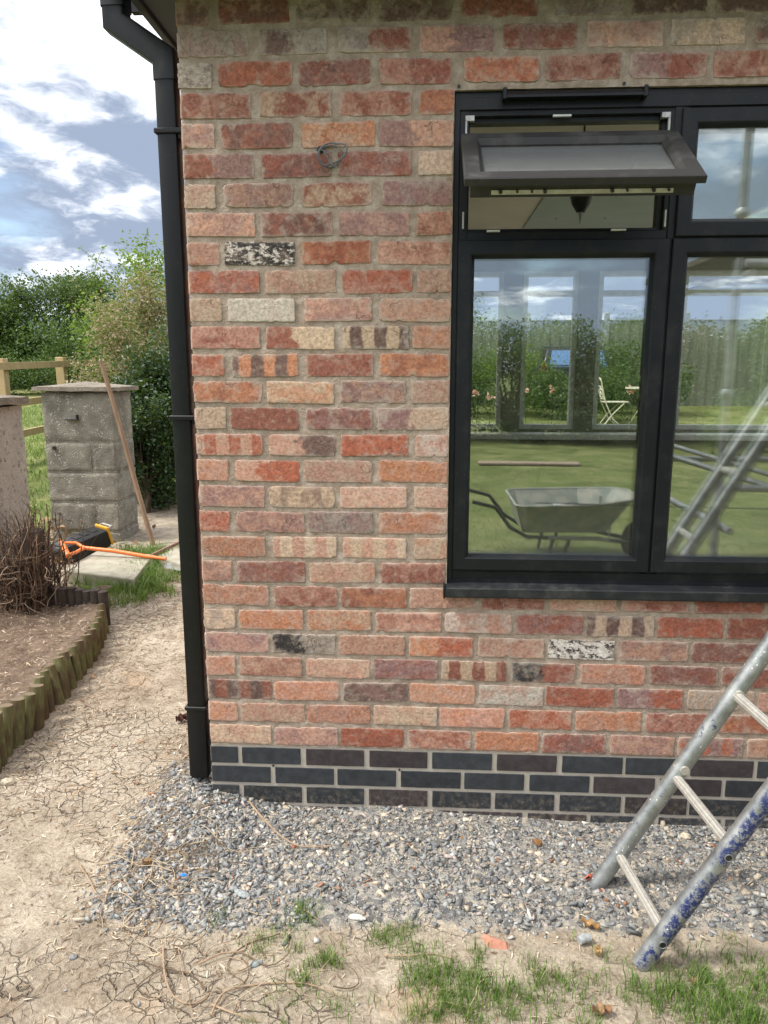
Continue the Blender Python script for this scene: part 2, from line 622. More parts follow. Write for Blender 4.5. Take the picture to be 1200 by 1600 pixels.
M_BRICK, M_MORTAR, M_BLUE = mat_brick(), mat_mortar(), mat_blue_brick()
M_GROUND = mat_ground()
M_FRAME = mat_frame('anthracite_frame', (.008, .0095, .012), .42, .10, .32)
M_PIPE = mat_frame('black_pipe_plastic', (.006, .0065, .0075), .38, .03, .35)
M_SILL = mat_frame('dusty_sill', (.014, .016, .019), .5, .30, .35)
M_SASHDUST = mat_frame('dusty_sash_frame', (.024, .023, .023), .6, .35)
M_GLASS = mat_glass('window_glass', .125, .16, (.985, .995, .99))
M_GLASS_DUSTY = mat_glass('dusty_glass', .05, .6, (.9, .92, .92), .42, (.20, .205, .20))
M_CLEAR = mat_glass('thin_clear_glass', .02, .02, (.97, .98, .97))
M_PLASTER = simple('cream_plaster', (.66, .62, .50), (.60, .565, .46), .9, scale=3, bump=.05)
M_BOARD = simple('green_plasterboard', (.40, .47, .42), (.37, .44, .39), .9, scale=4, bump=.02)
M_WHITE = simple('white_plastic', (.75, .76, .74), (.6, .6, .58), .4, scale=20, bump=0)
M_STEEL = simple('bare_steel', (.50, .49, .47), (.38, .37, .35), .45, .7, 60, .1, .001)
M_BLACK = simple('black_plastic', (.012, .012, .013), (.02, .02, .02), .4, scale=40, bump=.1, bd=.001)
M_GREYWIRE = simple('grey_wire', (.16, .16, .17), (.1, .1, .1), .5, scale=90, bump=0)
M_SOFFIT = mat_frame('grey_soffit', (.05, .06, .07), .45, .1)
M_CEIL_TILE = simple('floor_concrete', (.52, .49, .42), (.42, .40, .34), .9, scale=4)

# ================================================================== ground
def axis(lo, hi, a, b, step, grow=1.22):
    xs = list(np.arange(a, b + 1e-6, step))
    d = step
    x = b
    while x < hi:
        d *= grow
        x += d
        xs.append(min(x, hi))
    d = step
    x = a
    while x > lo:
        d *= grow
        x -= d
        xs.insert(0, max(x, lo))
    return np.array(xs)


def grid_mesh(xs, ys, hf):
    X, Y = np.meshgrid(xs, ys)
    X, Y = X.ravel(), Y.ravel()
    Z = hf(X, Y)
    nx, ny = len(xs), len(ys)
    i = np.arange((nx - 1) * (ny - 1))
    r, c = i // (nx - 1), i % (nx - 1)
    a = r * nx + c
    F = np.stack([a, a + 1, a + nx + 1, a + nx], 1)
    return X, Y, Z, F


xs, ys = axis(-300, 300, -2.6, 2.4, .018), axis(-300, 400, -1.3, 4.6, .018)
X, Y, Z, F = grid_mesh(xs, ys, ground_h)
grass_a = np.maximum(sstep(-Y, .95, 1.5), np.maximum(sstep(Y, 5.6, 6.6), sstep(-X, 2.6, 3.2)))
grass_a = np.maximum(grass_a, .62 * np.exp(-((X + 1.3) ** 2 + (Y - 2.75) ** 2) / .12))
grass_a = np.where((X > -.05) & (Y > -.05) & (Y < 3.4), 0, grass_a)
o = link('ground', np.c_[X, Y, Z], F, M_GROUND, smooth=True, attrs={'grass': grass_a, 'grav': gmask(X, Y)}, origin=(0, 0, 0))
tag(o, kind='structure')

# ================================================================== brick wall
PAL = {'r': (.245, .090, .064), 'R': (.325, .102, .060), 'o': (.44, .195, .110), 'p': (.425, .245, .182), 'm': (.25, .145, .135),
       'b': (.48, .36, .26), 'd': (.135, .083, .073), 'w': (.46, .42, .36), 'g': (.265, .225, .195), 'k': (.018, .02, .024), 'W': (.62, .59, .54)}
PR, PB = .0864, .075        # course heights: reclaimed brick, engineering brick
Z0 = .24
FRX0, FRX1, FRZ0, FRZ1 = .838, 2.88, .848, 2.388


class Wall:
    """collects brick faces of one wall plane"""
    def __init__(s):
        s.V, s.F, s.A, s.n = [], [], {'c1': [], 'c2': [], 'prm': [], 'uvb': []}, 0

    def brick(s, x0, x1, z0, z1, c1, c2, kind=0., bloom=.4, nx=40, nz=13, crisp=False, tf=None):
        t = np.linspace(-1, 1, nx)
        u = np.r_[-1, -.992, t[2:-2] / t[-3] * .978, .992, 1]
        t = np.linspace(-1, 1, nz)
        v = np.r_[-1, -.972, t[2:-2] / t[-3] * .93, .972, 1]
        U, Vv = np.meshgrid(u, v)
        U, Vv = U.ravel(), Vv.ravel()
        w, h = (x1 - x0) / 2, (z1 - z0) / 2
        q = rng.random(8)
        sd_ = rng.random() * 100
        if crisp:
            cr, ja, jz, pr, un = .0008, .0005, .0005, .0015, .0002
        else:
            cr, ja, jz, pr, un = .001 + .008 * q[0] ** 3, .0024, .0011, .0021 + .0012 * q[1], .0005
        # rounded worn corners, then ragged arrises
        xx = U * (w - cr * Vv ** 6 * .9)
        zz = Vv * (h - cr * .55 * U ** 12)
        xx = xx + ja * fbm(Vv * 2.6 + 40 * np.sign(U), sd_) * 2 * U ** 6
        zz = zz + jz * (fbm(U * 7 + 60 * np.sign(Vv), sd_ + 9) * 1.6 + vnoise(U * 22 + 60 * np.sign(Vv), sd_ + 3) * .9 - .3 * np.sign(Vv)) * Vv ** 4
        if not crisp:
            zz = zz + .0022 * (q[2] - .5) * U * 2
            for _ in range(int(q[3] * 4)):     # a chipped edge
                cu, sg, dp, wd = rng.uniform(-1, 1), rng.choice([-1, 1]), rng.uniform(.002, .009), rng.uniform(.03, .10)
                zz = zz - sg * dp * np.exp(-((U - cu) / wd) ** 2) * (np.clip(Vv * sg, 0, 1) ** 5)
        e = np.maximum(np.abs(U) ** 60, np.abs(Vv) ** 26) * (.1 if crisp else .35)
        yy = -pr * (1 - e) + un * fbm(U * 6, Vv * 3, sd_) + (0 if crisp else .002 * (q[4] - .5) * U + .002 * (q[5] - .5) * Vv)
        ring = (np.abs(U) > .999) | (np.abs(Vv) > .999)
        yy = np.where(ring, .010, yy)
        xc, zc_ = (x0 + x1) / 2, (z0 + z1) / 2
        P = np.stack([xc + xx, yy, zc_ + zz], 1)
        if tf:
            P = tf(P)
        i = np.arange((nx - 1) * (nz - 1))
        r, c = i // (nx - 1), i % (nx - 1)
        a = r * nx + c + s.n
        s.F.append(np.stack([a, a + 1, a + nx + 1, a + nx], 1))
        s.V.append(P)
        N = len(P)
        s.A['c1'].append(np.tile(c1, (N, 1)))
        s.A['c2'].append(np.tile(c2, (N, 1)))
        s.A['prm'].append(np.tile((q[6], kind, bloom), (N, 1)))
        s.A['uvb'].append(np.stack([U * .5 + .5, Vv * .5 + .5, 0 * U], 1))
        s.n += N

    def make(s, name, mat, parent):
        return link(name, np.concatenate(s.V), np.concatenate(s.F), mat, parent, True, {k: np.concatenate(v) for k, v in s.A.items()})


def colour(code):
    """two letters = the two fired colours; 's' stripes, 'x' splashes of paint"""
    k = .5 if 's' in code[2:] else 1. if 'x' in code[2:] else .2 if 'h' in code[2:] else 0.
    j = (.84 + .34 * rng.random()) * np.array([1.02, 1 + .05 * (rng.random() - .6), 1 + .08 * (rng.random() - .5)])
    c1, c2 = np.array(PAL[code[0]]) * j, np.array(PAL[code[1]]) * j
    if k < .15:
        c2 = c1 * .35 + c2 * .65
    return c1, c2, k


# each course read from the photograph: (left, right, colours) along the course, in image columns at that course
ROWS = {
 0: 'y20 276 326 dm 342 452 rd 462 578 dg 592 706 dg 720 840 rd 868 975 gd 988 1105 dd 1120 1235 dd',
 1: 'y68 278 388 gm 404 511 dgh 527 644 grh 655 772 pmh 784 902 rm 917 1037 pm 1048 1165 bg 1180 1290 dr',
 2: 'y115 277 331 wgx 340 457 rR 466 580 rm 593 705 rp 724 843 Ro 853 970 rp 982 1105 mrh 1115 1235 rp',
 3: 'y165 282 392 rp 405 518 rb 528 644 rp 655 E oR',
 4: 'y214 284 335 pm 346 458 rd 471 586 ob 592 E mph',
 5: 'y261 285 397 rmh 408 518 rd 528 643 rm 654 E bb',
 6: 'y308 288 337 bp 349 459 mp 472 582 rb 598 E mg',
 7: 'y353 290 399 pm 407 520 rd 530 640 mp 651 E pr',
 8: 'y397 292 343 po 351 461 kWx 472 580 Ro 590 E pr',
 9: 'y441 295 406 Rm 415 526 pb 535 645 Rp 652 E pb',
 10: 'y485 297 347 bp 356 461 ww 476 581 pm 592 E pp',
 11: 'y530 299 407 rp 416 523 rbh 535 639 dbs 645 E po',
 12: 'y573 301 351 Rp 362 466 ods 478 584 rr 593 E or',
 13: 'y614 302 410 or 417 522 bo 532 634 mp 643 E pb',
 14: 'y656 303 353 bb 360 467 rr 477 583 rm 590 E mbh',
 15: 'y696 307 411 Rps 420 525 pdh 533 638 RR 649 E pw',
 16: 'y736 308 357 po 367 469 pRh 475 581 pb 591 E op',
 17: 'y775 310 414 pm 421 523 bd 531 636 pb 647 E pb',
 18: 'y814 313 359 Rp 370 476 pm 482 583 gm 593 E op',
 19: 'y853 315 415 op 427 526 bps 536 635 bps 647 E bo',
 20: 'y892 317 363 pm 371 477 rm 483 586 pb 595 695 rp',
 21: 'y929 318 420 po 428 528 rp 533 636 ro 640 742 pm 751 851 rp 858 964 pb 971 1077 rp 1086 1195 rR',
 22: 'y967 322 368 bg 373 474 op 481 580 ob 587 690 pr 695 800 pw 805 911 rm 917 1022 bds 1027 1131 Rr 1136 1240 rR',
 23: 'y1003 323 421 mp 426 524 kgh 530 633 pp 639 739 oRh 747 850 pb 856 960 Wkx 968 1075 pm 1080 1185 rm',
 24: 'y1040 324 368 po 375 472 pr 479 579 pb 584 684 mr 690 790 rbs 799 898 krh 907 1008 po 1015 1122 rm 1127 1230 rr',
 25: 'y1076 325 425 rds 428 530 po 536 637 dm 640 743 po 748 849 wp 853 959 Rr 964 1067 mRh 1074 1178 bw 1184 1280 pp',
 26: 'y1111 326 372 po 377 477 pb 481 579 po 584 683 bp 687 788 po 795 893 Rp 899 1002 op 1009 1115 rp 1120 1220 Ro',
 27: 'y1146 329 424 bp 429 528 pm 533 631 Rr 637 736 rp 743 842 oo 847 946 rd 953 1054 pm 1059 1161 mRs 1167 1270 pp',
}
BLUE = {
 0: '330 372 378 470 478 569 577 668 675 769 776 870 878 973 977 1074 1079 1177 1183 1280',
 1: '331 423 430 522 527 619 626 720 725 819 827 921 927 1023 1030 1127 1133 1230',
 2: '332 374 381 472 479 569 576 668 675 767 773 866 874 970 976 1073 1077 1173 1180 1275',
 3: '332 423 430 521 527 619 626 716 722 816 824 916 922 1020 1028 1125 1132 1230',
}
_F = np.array([math.sin(YAW) * math.cos(PITCH), math.cos(YAW) * math.cos(PITCH), -math.sin(PITCH)])
_R = np.array([math.cos(YAW), -math.sin(YAW), 0])
_U = np.cross(_R, _F)


def col_x(px, z, y=0.0):
    """wall coordinate of an image column measured on the course at height z"""
    # (camera geometry: solve for x where the wall point at height z falls in that column)
    k = (px - 600) / FPX
    dy, dz = y - CAM[1], z - CAM[2]
    a = _R[0] - k * _F[0]
    b = (_R[1] - k * _F[1]) * dy + (_R[2] - k * _F[2]) * dz
    return CAM[0] - b / a


house = thing('brick_extension', (0, 0, 0), 'single storey reclaimed red brick building with black framed window and downpipe', 'building')
front = Wall()
letters = 'rRoppmmbrgpp'
for n, txt in ROWS.items():
    t = txt.split()[1:]
    zb = Z0 + PR * (27 - n)
    zc_ = zb + PR / 2
    last = 0
    for i in range(0, len(t), 3):
        x0 = col_x(float(t[i]), zc_)
        if i == 0:
            x0 = .0 + rng.uniform(-.003, .004)
        x1 = FRX0 - .002 if t[i + 1] == 'E' else col_x(float(t[i + 1]), zc_)
        c1, c2, k = colour(t[i + 2])
        bl = rng.uniform(.05, .75)
        if n < 7:
            bl += .12
        hh = rng.uniform(.0705, .0745)
        za = zb + (PR - hh) / 2 + rng.uniform(-.0015, .0015)
        front.brick(x0, x1, za, za + hh, c1, c2, k, bl)
        last = x1
    if t[-2] != 'E' and (n <= 2 or n >= 20):
        x = last + .012
        while x < 3.4 and n != 20:
            cc = random.choice(letters) + random.choice(letters)
            c1, c2, k = colour(cc)
            front.brick(x, min(x + .225, 3.4), zb + .007, zb + .0795, c1, c2, 0, .4)
            x += .237
    if 3 <= n <= 20:
        x = FRX1 + .002
        first = .105 if n % 2 else .225
        while x < 3.38:
            c1, c2, k = colour(random.choice(letters) + random.choice(letters))
            front.brick(x, min(x + first, 3.4), zb + .007, zb + .0795, c1, c2, 0, .4, nx=12, nz=8)
            x += first + .012
            first = .225
wall = front.make('wall', M_BRICK, house)


def mortar_grid(x0, x1, z0, z1, cell, amp, base, holes=()):
    xs_ = np.linspace(x0, x1, int((x1 - x0) / cell) + 2)
    zs_ = np.linspace(z0, z1, int((z1 - z0) / cell) + 2)
    for hx0, hx1, hz0, hz1 in holes:
        xs_ = np.unique(np.r_[xs_, hx0, hx1])
        zs_ = np.unique(np.r_[zs_, hz0, hz1])
    A, B = np.meshgrid(xs_, zs_)
    A, B = A.ravel(), B.ravel()
    nx, nz = len(xs_), len(zs_)
    Yv = base + amp * fbm(A * 38, B * 60, 3) + amp * .7 * fbm(A * 9, B * 9, 5)
    i = np.arange((nx - 1) * (nz - 1))
    r, c = i // (nx - 1), i % (nx - 1)
    a = r * nx + c
    F_ = np.stack([a, a + 1, a + nx + 1, a + nx], 1)
    cx_, cz_ = (xs_[c] + xs_[c + 1]) / 2, (zs_[r] + zs_[r + 1]) / 2
    keep = np.ones(len(F_), bool)
    for hx0, hx1, hz0, hz1 in holes:
        keep &= ~((cx_ > hx0) & (cx_ < hx1) & (cz_ > hz0) & (cz_ < hz1))
    return np.c_[A, Yv, B], F_[keep]


V_, F_ = mortar_grid(.003, 3.4, Z0, 2.70, .0085, .0028, .0005, [(FRX0, FRX1, FRZ0 - .02, FRZ1)])
link('mortar', V_, F_, M_MORTAR, wall, True)
pl_ = Wall()
for n, txt in BLUE.items():
    t = list(map(float, txt.split()))
    zb = Z0 - PB * (n + 1)
    for i in range(0, len(t), 2):
        x0 = col_x(t[i], zb + PB / 2) if i else .001
        x1 = col_x(t[i + 1], zb + PB / 2)
        c = np.array((.030, .033, .037)) if rng.random() < .62 else np.array((.040, .033, .034))
        c = c * rng.uniform(.85, 1.2)
        pl_.brick(x0, x1, zb + .0055, zb + .0695, c, c, 0, 0, nx=12, nz=8, crisp=True)
    x = x1 + .011
    while x < 3.4:
        pl_.brick(x, min(x + .215, 3.4), zb + .0055, zb + .0695, c, c, 0, 0, nx=10, nz=7, crisp=True)
        x += .226
plinth = pl_.make('plinth', M_BLUE, house)
mm, g, b = material('pale_bed_joint', .95, spec=.15)
P = g.pos()
c = g.mix(g.noise(P, 25, 7, .7), (.33, .29, .245), (.50, .46, .395))
g.put(b.inputs['Base Color'], c)
g.put(b.inputs['Normal'], g.bump(g.noise(P, 160, 6, .7), .5, .003))
V_, F_ = mortar_grid(.003, 3.4, -.12, Z0, .02, .0006, .0012)
link('mortar', V_, F_, mm, plinth, True)

# side wall going back from the corner (seen from a step to the left), lower detail
side = Wall()
tfs = lambda P: np.stack([P[:, 1], -P[:, 0], P[:, 2]], 1)
for n in range(28):
    zb = Z0 + PR * (27 - n)
    x = -3.3
    while x < -.02:
        w = .225 if (n + int(x * 3)) % 5 else .105
        x1 = min(x + w, -.105 if (x + w < -.06 and n % 2) else -.003)
        if -.14 < x1 < -.003:
            x1 = -.003
        c1, c2, k = colour(random.choice(letters) + random.choice(letters))
        side.brick(x, x1, zb + .007, zb + .0795, c1, c2, 0, .4, nx=10, nz=7, tf=tfs)
        x = x1 + .012
for n in range(4):
    zb = Z0 - PB * (n + 1)
    x = -3.3 + .113 * (n % 2)
    while x < -.02:
        x1 = min(x + .215, -.003)
        c = np.array((.038, .042, .050))
        side.brick(x, x1, zb + .005, zb + .07, c, c, 0, 0, nx=8, nz=7, crisp=True, tf=tfs)
        x = x1 + .011
sw = side.make('side_wall', M_BRICK, house)
V_, F_ = mortar_grid(-3.3, -.003, -.12, 2.7, .05, .0006, .003)
link('mortar', tfs(V_), F_, M_MORTAR, sw, True)

# inner leaf, room, roof
mb = MB()
RX1, RY1, RZ1 = 5.2, 3.25, 2.5
mb.box((.012, .10, -.1), (FRX0, .28, 2.7)).box((FRX1, .10, -.1), (3.4, .28, 2.7))
mb.box((FRX0, .10, -.1), (FRX1, .28, FRZ0 - .012)).box((FRX0, .10, FRZ1 + .002), (FRX1, .28, 2.7))
mb.box((.012, .28, -.1), (.28, RY1, 2.7))
build('inner_wall', mb, M_PLASTER, house)
mb = MB()   # reveals of the brick opening
mb.box((FRX0 - .02, .004, FRZ0 - .03), (FRX0 - .001, .10, FRZ1 + .02)).box((FRX1 + .001, .004, FRZ0 - .03), (FRX1 + .02, .10, FRZ1 + .02))
mb.box((FRX0 - .001, .004, FRZ1 + .001), (FRX1 + .001, .10, FRZ1 + .02)).box((FRX0 - .001, .004, FRZ0 - .03), (FRX1 + .001, .10, FRZ0 - .013))
build('reveal', mb, M_MORTAR, house)
mb = MB()
mb.box((3.4, .0, -.1), (RX1 + .3, .28, 2.7)).box((RX1, .281, 2.32), (RX1 + .3, RY1, 2.7)).box((RX1, .281, -.1), (RX1 + .3, .6, 2.319)).box((RX1, 3.0, -.1), (RX1 + .3, RY1, 2.319))
pieces('return_wall', mb, M_PLASTER, house)  # wide gap in the end wall, added out of view to light the room
mb = MB()
mb.box((.28, .28, RZ1), (2.75, RY1 + .2, RZ1 + .17))
ceil = build('ceiling', mb, M_PLASTER, house)
mb = MB()
mb.box((1.395, 1.0, RZ1 - .010), (2.7, 2.89, RZ1 + .001), .002)
hb = build('ceiling_board', mb, M_BOARD, ceil)
mb = MB()
for px_ in (1.56, 1.86, 2.18, 2.62):
    for py_ in (1.3, 1.9, 2.55):
        mb.tube([(px_, py_, RZ1 - .0125), (px_, py_, RZ1 - .009)], .006, 8)
pieces('screw_head', mb, M_BLACK, ceil)
mb = MB()
mb.box((.28, .28, -.05), (RX1, RY1, .02))
build('room_floor', mb, M_CEIL_TILE, house)
# far wall with three garden windows
FW = [(.86, 1.32), (1.46, 1.86), (2.0, 2.46), (2.6, 3.5)]
mb = MB()
xs_ = [.28] + [v for p in FW for v in p] + [RX1]
for i in range(0, len(xs_), 2):
    mb.box((xs_[i], RY1, -.1), (xs_[i + 1], RY1 + .2, 2.5))
for a, b_ in FW:
    mb.box((a, RY1, -.1), (b_, RY1 + .2, 1.12))
    mb.box((a, RY1, 2.26), (b_, RY1 + .2, 2.5))
fwall = build('garden_wall', mb, simple('grey_skim', (.24, .23, .20), (.19, .18, .16), .9, scale=3, bump=.05), house)
for a, b_ in FW:
    mb = MB()
    mb.ring(a - .0, b_ + .0, 1.12, 2.26, [(0, RY1 + .01), (.035, RY1 + .01), (.035, RY1 + .07), (0, RY1 + .07)])
    mb.box((a + .035, RY1 + .012, 2.085), (b_ - .035, RY1 + .068, 2.125))
    f_ = build('garden_window', mb, M_WHITE, fwall)
    if a < 1:
        mb = MB()
        mb.box((a + .035, RY1 + .036, 1.155), (b_ - .035, RY1 + .042, 2.085))
mb = MB()
mb.box((.60, RY1 - .20, 1.060), (3.8, RY1 - .002, 1.10), .004)
build('window_board', mb, M_WHITE, fwall)
# roof, soffits, fascias
mb = MB()
mb.box((-.115, -.17, 2.672), (-.0, 3.4, 2.684)).box((0, -.17, 2.673), (3.5, -.001, 2.685))
soff = build('soffit', mb, M_SOFFIT, house)
mb = MB()
mb.box((-.14, -.20, 2.655), (-.116, 3.4, 2.84), .003)
mb.box((-.115, -.20, 2.657), (3.5, -.171, 2.84), .003)
build('fascia', mb, M_SOFFIT, house)
mb = MB()
mb.add([(-.2, -.28, 2.82), (2.74, -.28, 2.82), (2.74, 3.7, 2.95), (-.2, 3.7, 2.95), (-.2, -.28, 2.9), (2.74, -.28, 2.9), (2.74, 3.7, 3.03), (-.2, 3.7, 3.03)],
       [(0, 3, 2, 1), (4, 5, 6, 7), (0, 1, 5, 4), (1, 2, 6, 5), (2, 3, 7, 6), (3, 0, 4, 7)])
rf = build('roof', mb, simple('grey_roof_felt', (.07, .07, .075), (.11, .11, .11), .8, scale=12), house)
mb = MB()
pts = []
for i in range(9):
    a = math.pi * (i / 8)
    pts.append((-.20 - .055 * math.cos(a), 2.83 - .055 * math.sin(a) * 1.0))
vs = [(p[0], y, p[1]) for y in (-.24, 3.5) for p in pts] + [(p[0] * 1 + (.004 if i < 4 else -.004), y, p[1] + .004) for y in (-.24, 3.5) for i, p in enumerate(pts)]
fs = [(i, i + 1, i + 10, i + 9) for i in range(8)] + [(18 + i, 27 + i, 28 + i, 19 + i) for i in range(8)] + [(0, 18, 19, 1)[::-1]] + [tuple(range(9))]
mb.add(vs, fs)
gut = build('gutter', mb, M_PIPE, house, True)
mb = MB()
for y in (.35, 1.15, 1.95, 2.75):
    mb.box((-.262, y - .012, 2.765), (-.138, y + .012, 2.845), .003)
pieces('gutter_bracket', mb, M_PIPE, gut)


def sqtube(mb, path, hx, hy, round_=.010):
    """square section pipe along a path lying in an XZ plane"""
    P = [Vector(p) for p in path]
    n = 12
    sec = []
    for q, (sx_, sy_) in enumerate(((1, 1), (-1, 1), (-1, -1), (1, -1))):
        for k in range(3):
            a = math.pi / 2 * (q + k / 2)
            sec.append((sx_ * (hx - round_) + round_ * math.cos(a), sy_ * (hy - round_) + round_ * math.sin(a)))
    vs = []
    for i, p in enumerate(P):
        d0 = (p - P[i - 1]).normalized() if i else (P[1] - p).normalized()
        d1 = (P[i + 1] - p).normalized() if i < len(P) - 1 else d0
        d = (d0 + d1).normalized()
        side_ = Vector((d.z, 0, -d.x))
        sc = 1 / max(.5, d.dot(d0))
        for a, c in sec:
            vs.append(p + side_ * a * sc + Vector((0, c, 0)))
    fs = []
    for i in range(len(P) - 1):
        for j in range(n):
            fs.append((i * n + j, i * n + (j + 1) % n, (i + 1) * n + (j + 1) % n, (i + 1) * n + j))
    fs += [tuple(range(n)), tuple(range((len(P) - 1) * n, len(P) * n))]
    mb.add(vs, fs)


PX, PYc = -.065, .085
mb = MB()
sqtube(mb, [(PX, PYc, 2.505), (PX, PYc, .075)], .0325, .0325)
pipe = build('downpipe', mb, M_PIPE, house, True)
mb = MB()
sqtube(mb, [(-.215, PYc, 2.80), (-.215, PYc, 2.625), (PX, PYc, 2.525), (PX, PYc, 2.455)], .0355, .0355)
build('offset_bend', mb, M_PIPE, pipe, True)
mb = MB()
sqtube(mb, [(-.215, PYc, 2.80), (-.215, PYc, 2.665)], .0385, .0385)
build('outlet_socket', mb, M_PIPE, pipe, True)
mb = MB()
sqtube(mb, [(PX, PYc, .355), (PX, PYc, .082)], .0362, .0362)
build('pipe_shoe', mb, M_PIPE, pipe, True)
for z in (2.305, 1.405, .352):
    mb = MB()
    mb.box((PX - .039, PYc - .040, z - .008), (-.002 if z > 1 else -.024, PYc + .04, z + .008), .003)
    if z > 1:
        mb.box((-.030, PYc - .03, z - .022), (-.001, PYc + .03, z + .006), .002)
    build('pipe_bracket', mb, M_PIPE, pipe)

# added skylight, out of view, letting in daylight to brighten the room
mb = MB()
for k in range(5):
    mb.box((2.76 + .62 * k, -.1, 2.60), (2.80 + .62 * k, 3.6, 2.66), .004)
pieces('added_rafter', mb, M_WHITE, rf)
mb = MB()
mb.box((2.745, -.1, 2.663), (5.5, 3.6, 2.669))
build('added_skylight', mb, M_CLEAR, rf)

# ================================================================== window
YF = .014
mb = MB()
fr = [(0, .080), (0, YF + .003), (.003, YF), (.017, YF), (.020, YF + .006), (.045, YF + .006), (.045, .080)]
mb.ring(FRX0, FRX1, FRZ0, FRZ1, fr)
for xm in (1.518, 2.198):
    mb.box((xm - .022, YF + .004, FRZ0 + .045), (xm + .022, .079, FRZ1 - .045), .003)
for xa, xb in ((FRX0 + .045, 1.496), (1.540, 2.176), (2.220, FRX1 - .045)):
    mb.box((xa, YF + .0045, 1.950), (xb, .078, 1.988), .003)
mb.box((FRX0 + .012, YF + .0005, 2.336), (FRX1 - .012, .078, FRZ1 - .012), .002)
win = build('window_frame', mb, M_FRAME, house)
casp = [(0, .060), (0, .009), (.003, .006), (.040, .006), (.044, .008), (.0535, .026), (.0535, .060)]


def light(x0, x1, z0, z1, name='casement'):
    mb = MB()
    mb.ring(x0, x1, z0, z1, casp)
    mb2 = MB()
    w = .052
    mb2.box((x0 + w, .030, z0 + w), (x1 - w, .036, z1 - w))
    mb2.box((x0 + w, .052, z0 + w), (x1 - w, .056, z1 - w))
    o = build(name, mb, M_FRAME, win)
    build('pane', mb2, M_GLASS, win)


light(.856, 1.5065, .900, 1.961)
light(1.5135, 2.187, .900, 1.961)
light(2.209, 2.862, .900, 1.961)
light(1.5185, 2.187, 1.966, 2.331)
light(2.209, 2.862, 1.966, 2.331)
# empty opening of the top light: inner rebate
mb = MB()
mb.ring(.858, 1.498, 1.968, 2.336, [(0, .078), (0, YF + .008), (.014, YF + .009), (.018, .040), (.030, .041), (.030, .078)])
build('top_light_rebate', mb, M_FRAME, win)
sill = MB()
sl = [(.020, .8565), (-.032, .849), (-.036, .846), (-.036, .820), (-.033, .8155), (-.026, .8155), (-.026, .826), (.020, .832)]
for (xa, xb) in ((.832, 2.91),):
    vs = [(x, y, z) for x in (xa, xb) for y, z in sl]
    n = len(sl)
    fs = [(i, (i + 1) % n, (i + 1) % n + n, i + n) for i in range(n)] + [tuple(range(n)), tuple(range(n, 2 * n))[::-1]]
    sill.add(vs, fs)
so = build('sill', sill, M_SILL, win)
mb = MB()
mb.box((.826, -.040, .812), (.8318, .018, .858), .002)
mb.box((2.9102, -.040, .812), (2.916, .018, .858), .002)
pieces('sill_end_cap', mb, M_PIPE, so)
# trickle vent canopy
mb = MB()
vs, fs = [], []
prof = [(YF, 2.383), (-.006, 2.380), (-.020, 2.366), (-.020, 2.359), (-.006, 2.3585), (YF, 2.3585)]
for x in (.992, 1.392):
    vs += [(x, y, z) for y, z in prof]
n = len(prof)
fs = [(i, (i + 1) % n, (i + 1) % n + n, i + n) for i in range(n)] + [tuple(range(n)), tuple(range(n, 2 * n))[::-1]]
mb.add(vs, fs)
tv = build('trickle_vent', mb, M_FRAME, win)
mb = MB()
for x in (.980, 1.392):
    mb.box((x, -.023, 2.354), (x + .012, YF - .0005, 2.386), .002)
pieces('vent_end_cap', mb, M_FRAME, tv)
# stays, keeps and packers in the open rebate
mb = MB()
mb.box((.872, .016, 2.195), (.8785, .030, 2.312), .001).box((.872, .015, 2.306), (.900, .033, 2.322), .001)
mb.box((1.478, .016, 2.195), (1.4845, .030, 2.312), .001).box((1.458, .015, 2.306), (1.484, .033, 2.322), .001)
mb.tube([(.875, .01, 2.19), (.868, -.10, 2.15), (.865, -.20, 2.10)], .003, 6)
mb.tube([(1.481, .01, 2.19), (1.488, -.10, 2.15), (1.490, -.20, 2.10)], .003, 6)
mb.box((.868, .012, 1.995), (.874, .03, 2.045), .001).box((1.484, .012, 1.995), (1.490, .03, 2.045), .001)
pieces('hinge_stay', mb, M_STEEL, win)
mb = MB()
mb.box((.945, .006, 1.985), (.985, .022, 1.990), .001).box((1.325, .006, 1.985), (1.370, .022, 1.990), .001)
mb.box((1.135, .014, 2.314), (1.19, .024, 2.320), .001)
pieces('packer', mb, M_WHITE, win)
# the open top hung sash
SX0, SX1, SL = .859, 1.497, .342
hy, hz = -.020, 2.262
ca, sa = .563, .826


def sash_tf(x, n_, t):
    """x along, n_ depth (negative = outside), t height measured up from the bottom edge"""
    d = SL - t
    return (x, hy - d * sa + n_ * ca, hz - d * ca - n_ * sa)


mb = MB()
mb.ring(SX0, SX1, 0, SL, [(0, .022), (0, .003), (.003, 0), (.044, 0), (.056, .016), (.056, .050), (.018, .060), (.018, .022)], sash_tf)
sash = build('top_hung_sash', mb, M_SASHDUST, house)
mb = MB()
for n0, n1 in ((.022, .026), (.042, .046)):
    vs = [sash_tf(x, n_, t) for t in (.053, SL - .053) for n_ in (n0, n1) for x in (SX0 + .053, SX1 - .053)]
    mb.add(vs, [(0, 2, 3, 1), (4, 5, 7, 6), (0, 1, 5, 4), (2, 6, 7, 3), (0, 4, 6, 2), (1, 3, 7, 5)])
build('pane', mb, M_GLASS_DUSTY, sash)
mb = MB()
vs = [sash_tf(x, n_, t) for t in (.0160, .0188) for n_ in (.040, .052) for x in (SX0 + .075, SX1 - .075)]
mb.add(vs, [(0, 2, 3, 1), (4, 5, 7, 6), (0, 1, 5, 4), (2, 6, 7, 3), (0, 4, 6, 2), (1, 3, 7, 5)])
lb = build('lock_bar', mb, M_STEEL, sash)
mb = MB()
